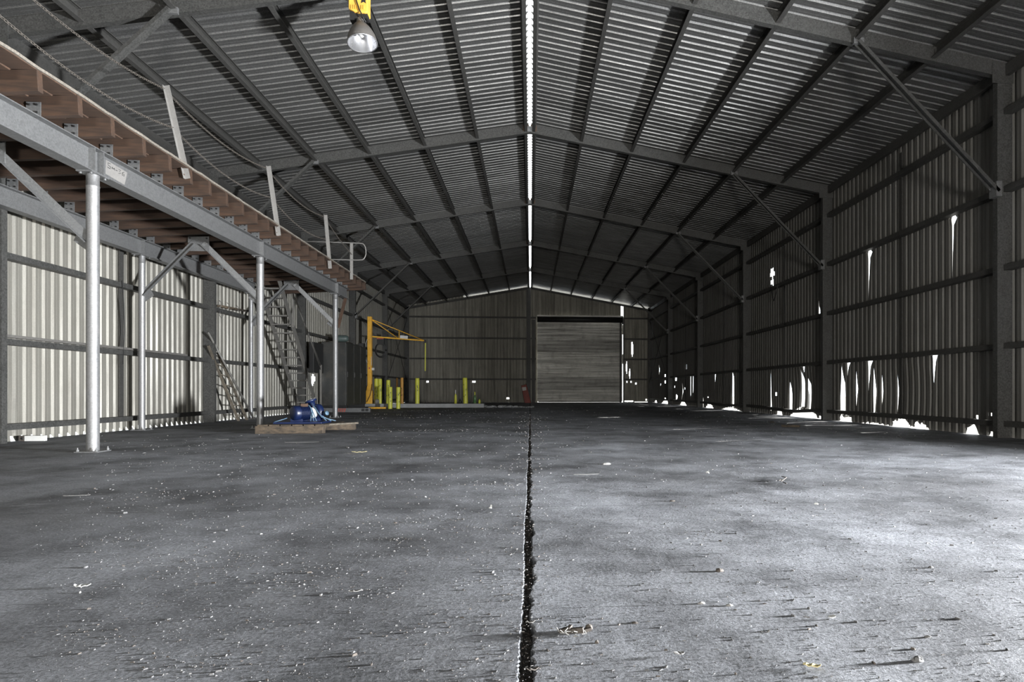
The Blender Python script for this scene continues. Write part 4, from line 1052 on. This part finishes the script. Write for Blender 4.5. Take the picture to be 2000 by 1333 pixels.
scrap(958, 998, .02, .02, 1.2, .04, 'white', 'paper_scrap', 'upright white scrap just left of the floor joint', seed=7)
scrap(1382, 927, .05, .03, 1.0, .03, 'white', 'paper_scrap', 'small white scrap midway to the torn wall', seed=8)
scrap(1145, 928, .22, .02, .1, .004, 'pale', 'straw_stick', 'long pale straw lying beyond the cross joint', seed=9)
scrap(695, 1158, .05, .018, .2, .008, 'pale', 'paper_scrap', 'pale torn scrap on the mezzanine half with dark shadow', seed=10)
scrap(150, 970, .16, .02, .2, .006, 'pale', 'straw_stick', 'pale straw stick below the nearest mezzanine post', seed=11)
scrap(590, 865, .45, .05, .1, .005, 'pale', 'straw_stick', 'long pale strip on the floor before the pump skid', seed=12)
scrap(435, 860, .16, .08, .3, .012, 'pale', 'paper_scrap', 'pale scrap on the floor left of the pump skid', seed=14)
scrap(1575, 1209, .02, .004, 2.8, .003, 'brown', 'twig', 'thin dark twig beside the white crumpled scrap', seed=15)
mb = MB()
for a, b in (((1526, 944), (1536, 938)), ((1530, 946), (1536, 950)), ((1527, 934), (1536, 938)), ((1527, 940), (1522, 944))):
    mb.tube([atZ(*a) + Vector((0, 0, .012)), atZ(*b) + Vector((0, 0, .02))], .004, 5)
tag(mb.build('twig', M['brown']), 'small forked dark twig beyond the cross joint', 'twig', None, 'thing')
scrap(1040, 1315, .035, .014, .5, .016, 'brown', 'leaf_litter', 'brown leaf lodged in the floor joint nearest the camera', seed=21)
scrap(1036, 1220, .03, .010, .2, .010, 'pale', 'paper_scrap', 'pale sliver bridging the floor joint beside the bark clump', seed=22)
# fine litter nobody could count
R3 = random.Random(11)
mb = MB()
def blocked(p): return abs(p.x) > 6.9 or (p.y > 27.4 and p.x < .3) or (p.x < -3.1 and 11.1 < p.y < 12.7) or (p.x < -5.2 and p.y > 16)
def chip(p, s, mi):
    if blocked(p): return
    a = R3.uniform(0, 6.28); L_ = s * R3.uniform(.8, 2.4); w = s * R3.uniform(.35, .8); h = s * R3.uniform(.25, .7)
    d = Vector((math.cos(a), math.sin(a), 0)); q = Vector((-d.y, d.x, 0)); tl = R3.uniform(-.3, .5) * s
    vs = [p - d * L_ * .5 - q * w * .5, p + d * L_ * .5 - q * w * .3, p + d * L_ * .4 + q * w * .5, p - d * L_ * .45 + q * w * .35]
    up = [v + Vector((0, 0, h + (tl if i in (1, 2) else 0) * .5)) * 1 + (p - v) * .25 for i, v in enumerate(vs)]
    mb.add(vs + up, [(4, 5, 6, 7), (0, 1, 5, 4), (1, 2, 6, 5), (2, 3, 7, 6), (3, 0, 4, 7)], mi)
def rnd_floor():
    """position on the floor, denser nearer the camera, patchy"""
    y = 1.45 * math.exp(R3.random() ** 1.15 * 3.0); x = R3.uniform(-.62, .78) * y * 1.05 + .0
    return Vector((max(-7.1, min(7.1, x)), y, 0))
for k in range(8000):
    p = rnd_floor(); s = .0030 * (1 + .17 * p.y) * R3.uniform(.4, 1.0) * (1 + 1.6 * R3.random() ** 6)
    if blocked(p) or (p.x > 0 and R3.random() < .35): continue
    chip(p, s, R3.choices((0, 1, 2), (1.1, 3, 6))[0])
for k in range(9000):                      # grit close to the camera
    y = 1.42 * math.exp(R3.random() * 1.25); p = Vector((R3.uniform(-.68, .78) * y * 1.05, y, 0))
    if p.x > .15 * y and R3.random() < .55: continue
    chip(p, .0012 * (1 + .2 * y) * R3.uniform(.5, 1.3), R3.choices((0, 1, 2), (3, 3, 4))[0])
for k in range(110):
    c = rnd_floor(); n = R3.randint(14, 60) if c.x < 0 else R3.randint(6, 20); sp_ = (.03 + .02 * c.y) * R3.uniform(.5, 1.2)
    if c.x > .3 and R3.random() < .6: continue
    for j in range(n):
        p = c + Vector((R3.gauss(0, sp_ * 1.5), R3.gauss(0, sp_ * .7), 0)); chip(p, .0034 * (1 + .18 * c.y) * R3.uniform(.5, 1.1), R3.choices((0, 1, 2), (1.6, 4, 5))[0])
for k in range(2200):                      # crumbs in and along the joint
    y = 1.4 * math.exp(R3.random() * 2.7); p = Vector((R3.uniform(-.012, .02), y, -.028 + R3.random() ** 2 * .02)); chip(p, .003 * (1 + .25 * y) * R3.uniform(.5, 1.2), R3.choices((0, 1, 2), (1, 9, 1))[0])
for k in range(500):
    y = 1.4 * math.exp(R3.random() * 2.6); p = Vector((R3.gauss(0, .05 + .01 * y), y, 0)); chip(p, .0028 * (1 + .3 * y) * R3.uniform(.5, 1.2), R3.choices((0, 1, 2), (4, 3, 3))[0])
for k in range(600):                       # bits under the torn wall
    y = R3.uniform(9.6, 38); p = Vector((6.85 - abs(R3.gauss(0, 1.3)), y, 0)); chip(p, .011 * R3.uniform(.5, 1.6), R3.choices((0, 1, 2), (5, 3, 3))[0])
tag(mb.build('floor_debris', [M['pale'], M['brown'], M['grit']], origin=(0, 0, 0)), 'fine crumbs, straw and grit scattered over the concrete floor', 'debris', None, 'stuff')

# ------------------------------------------------------------------ light: overcast sky, low sun outside, daylight through two doorways
w = bpy.data.worlds.new('sky'); scene.world = w; w.use_nodes = True
bg = w.node_tree.nodes['Background']; bg.inputs['Color'].default_value = (.88, .94, 1.0, 1); bg.inputs['Strength'].default_value = 5.0
def area(name, loc, direction, sx, sy, power, col):
    l = bpy.data.lights.new(name, 'AREA'); l.shape = 'RECTANGLE'; l.size = sx; l.size_y = sy; l.energy = power; l.color = col
    o = bpy.data.objects.new(name, l); COL.objects.link(o); o.location = loc
    o.rotation_euler = Vector(direction).to_track_quat('-Z', 'Z').to_euler(); return o
area('doorway_daylight_side', (7.80, 2.42, .38), (-1, 0, 0), .9, .60, 10500, (.94, .965, 1.0))
area('doorway_daylight_front', (.8, -8.72, .46), (0, 1, 0), 2.0, .7, 2300, (1.0, .97, .92))
sun = bpy.data.lights.new('sun', 'SUN'); sun.energy = 12; sun.angle = .01; sun.color = (1, .95, .86)
so = bpy.data.objects.new('sun', sun); COL.objects.link(so); so.rotation_euler = Vector((-.75, -.28, -.6)).to_track_quat('-Z', 'Y').to_euler()

# ------------------------------------------------------------------ camera and view
cam = bpy.data.cameras.new('camera'); co = bpy.data.objects.new('camera', cam); COL.objects.link(co)
co.location = (CAMX, 0, HCAM); co.rotation_euler = (PI / 2, 0, -TH)
cam.sensor_width = 36; cam.lens = FPX / 2000 * 36
cam.shift_x = (1000 - CXP) / 2000; cam.shift_y = (YHP - 666.5) / 2000
cam.clip_start = .05; cam.clip_end = 300
scene.camera = co
vs_ = scene.view_settings; vs_.view_transform = 'Standard'; vs_.look = 'None'; vs_.gamma = 1; vs_.use_curve_mapping = False; vs_.exposure = -0.12
scene.cycles.use_denoising = True
scene.cycles.max_bounces = 8; scene.cycles.diffuse_bounces = 5; scene.cycles.glossy_bounces = 4
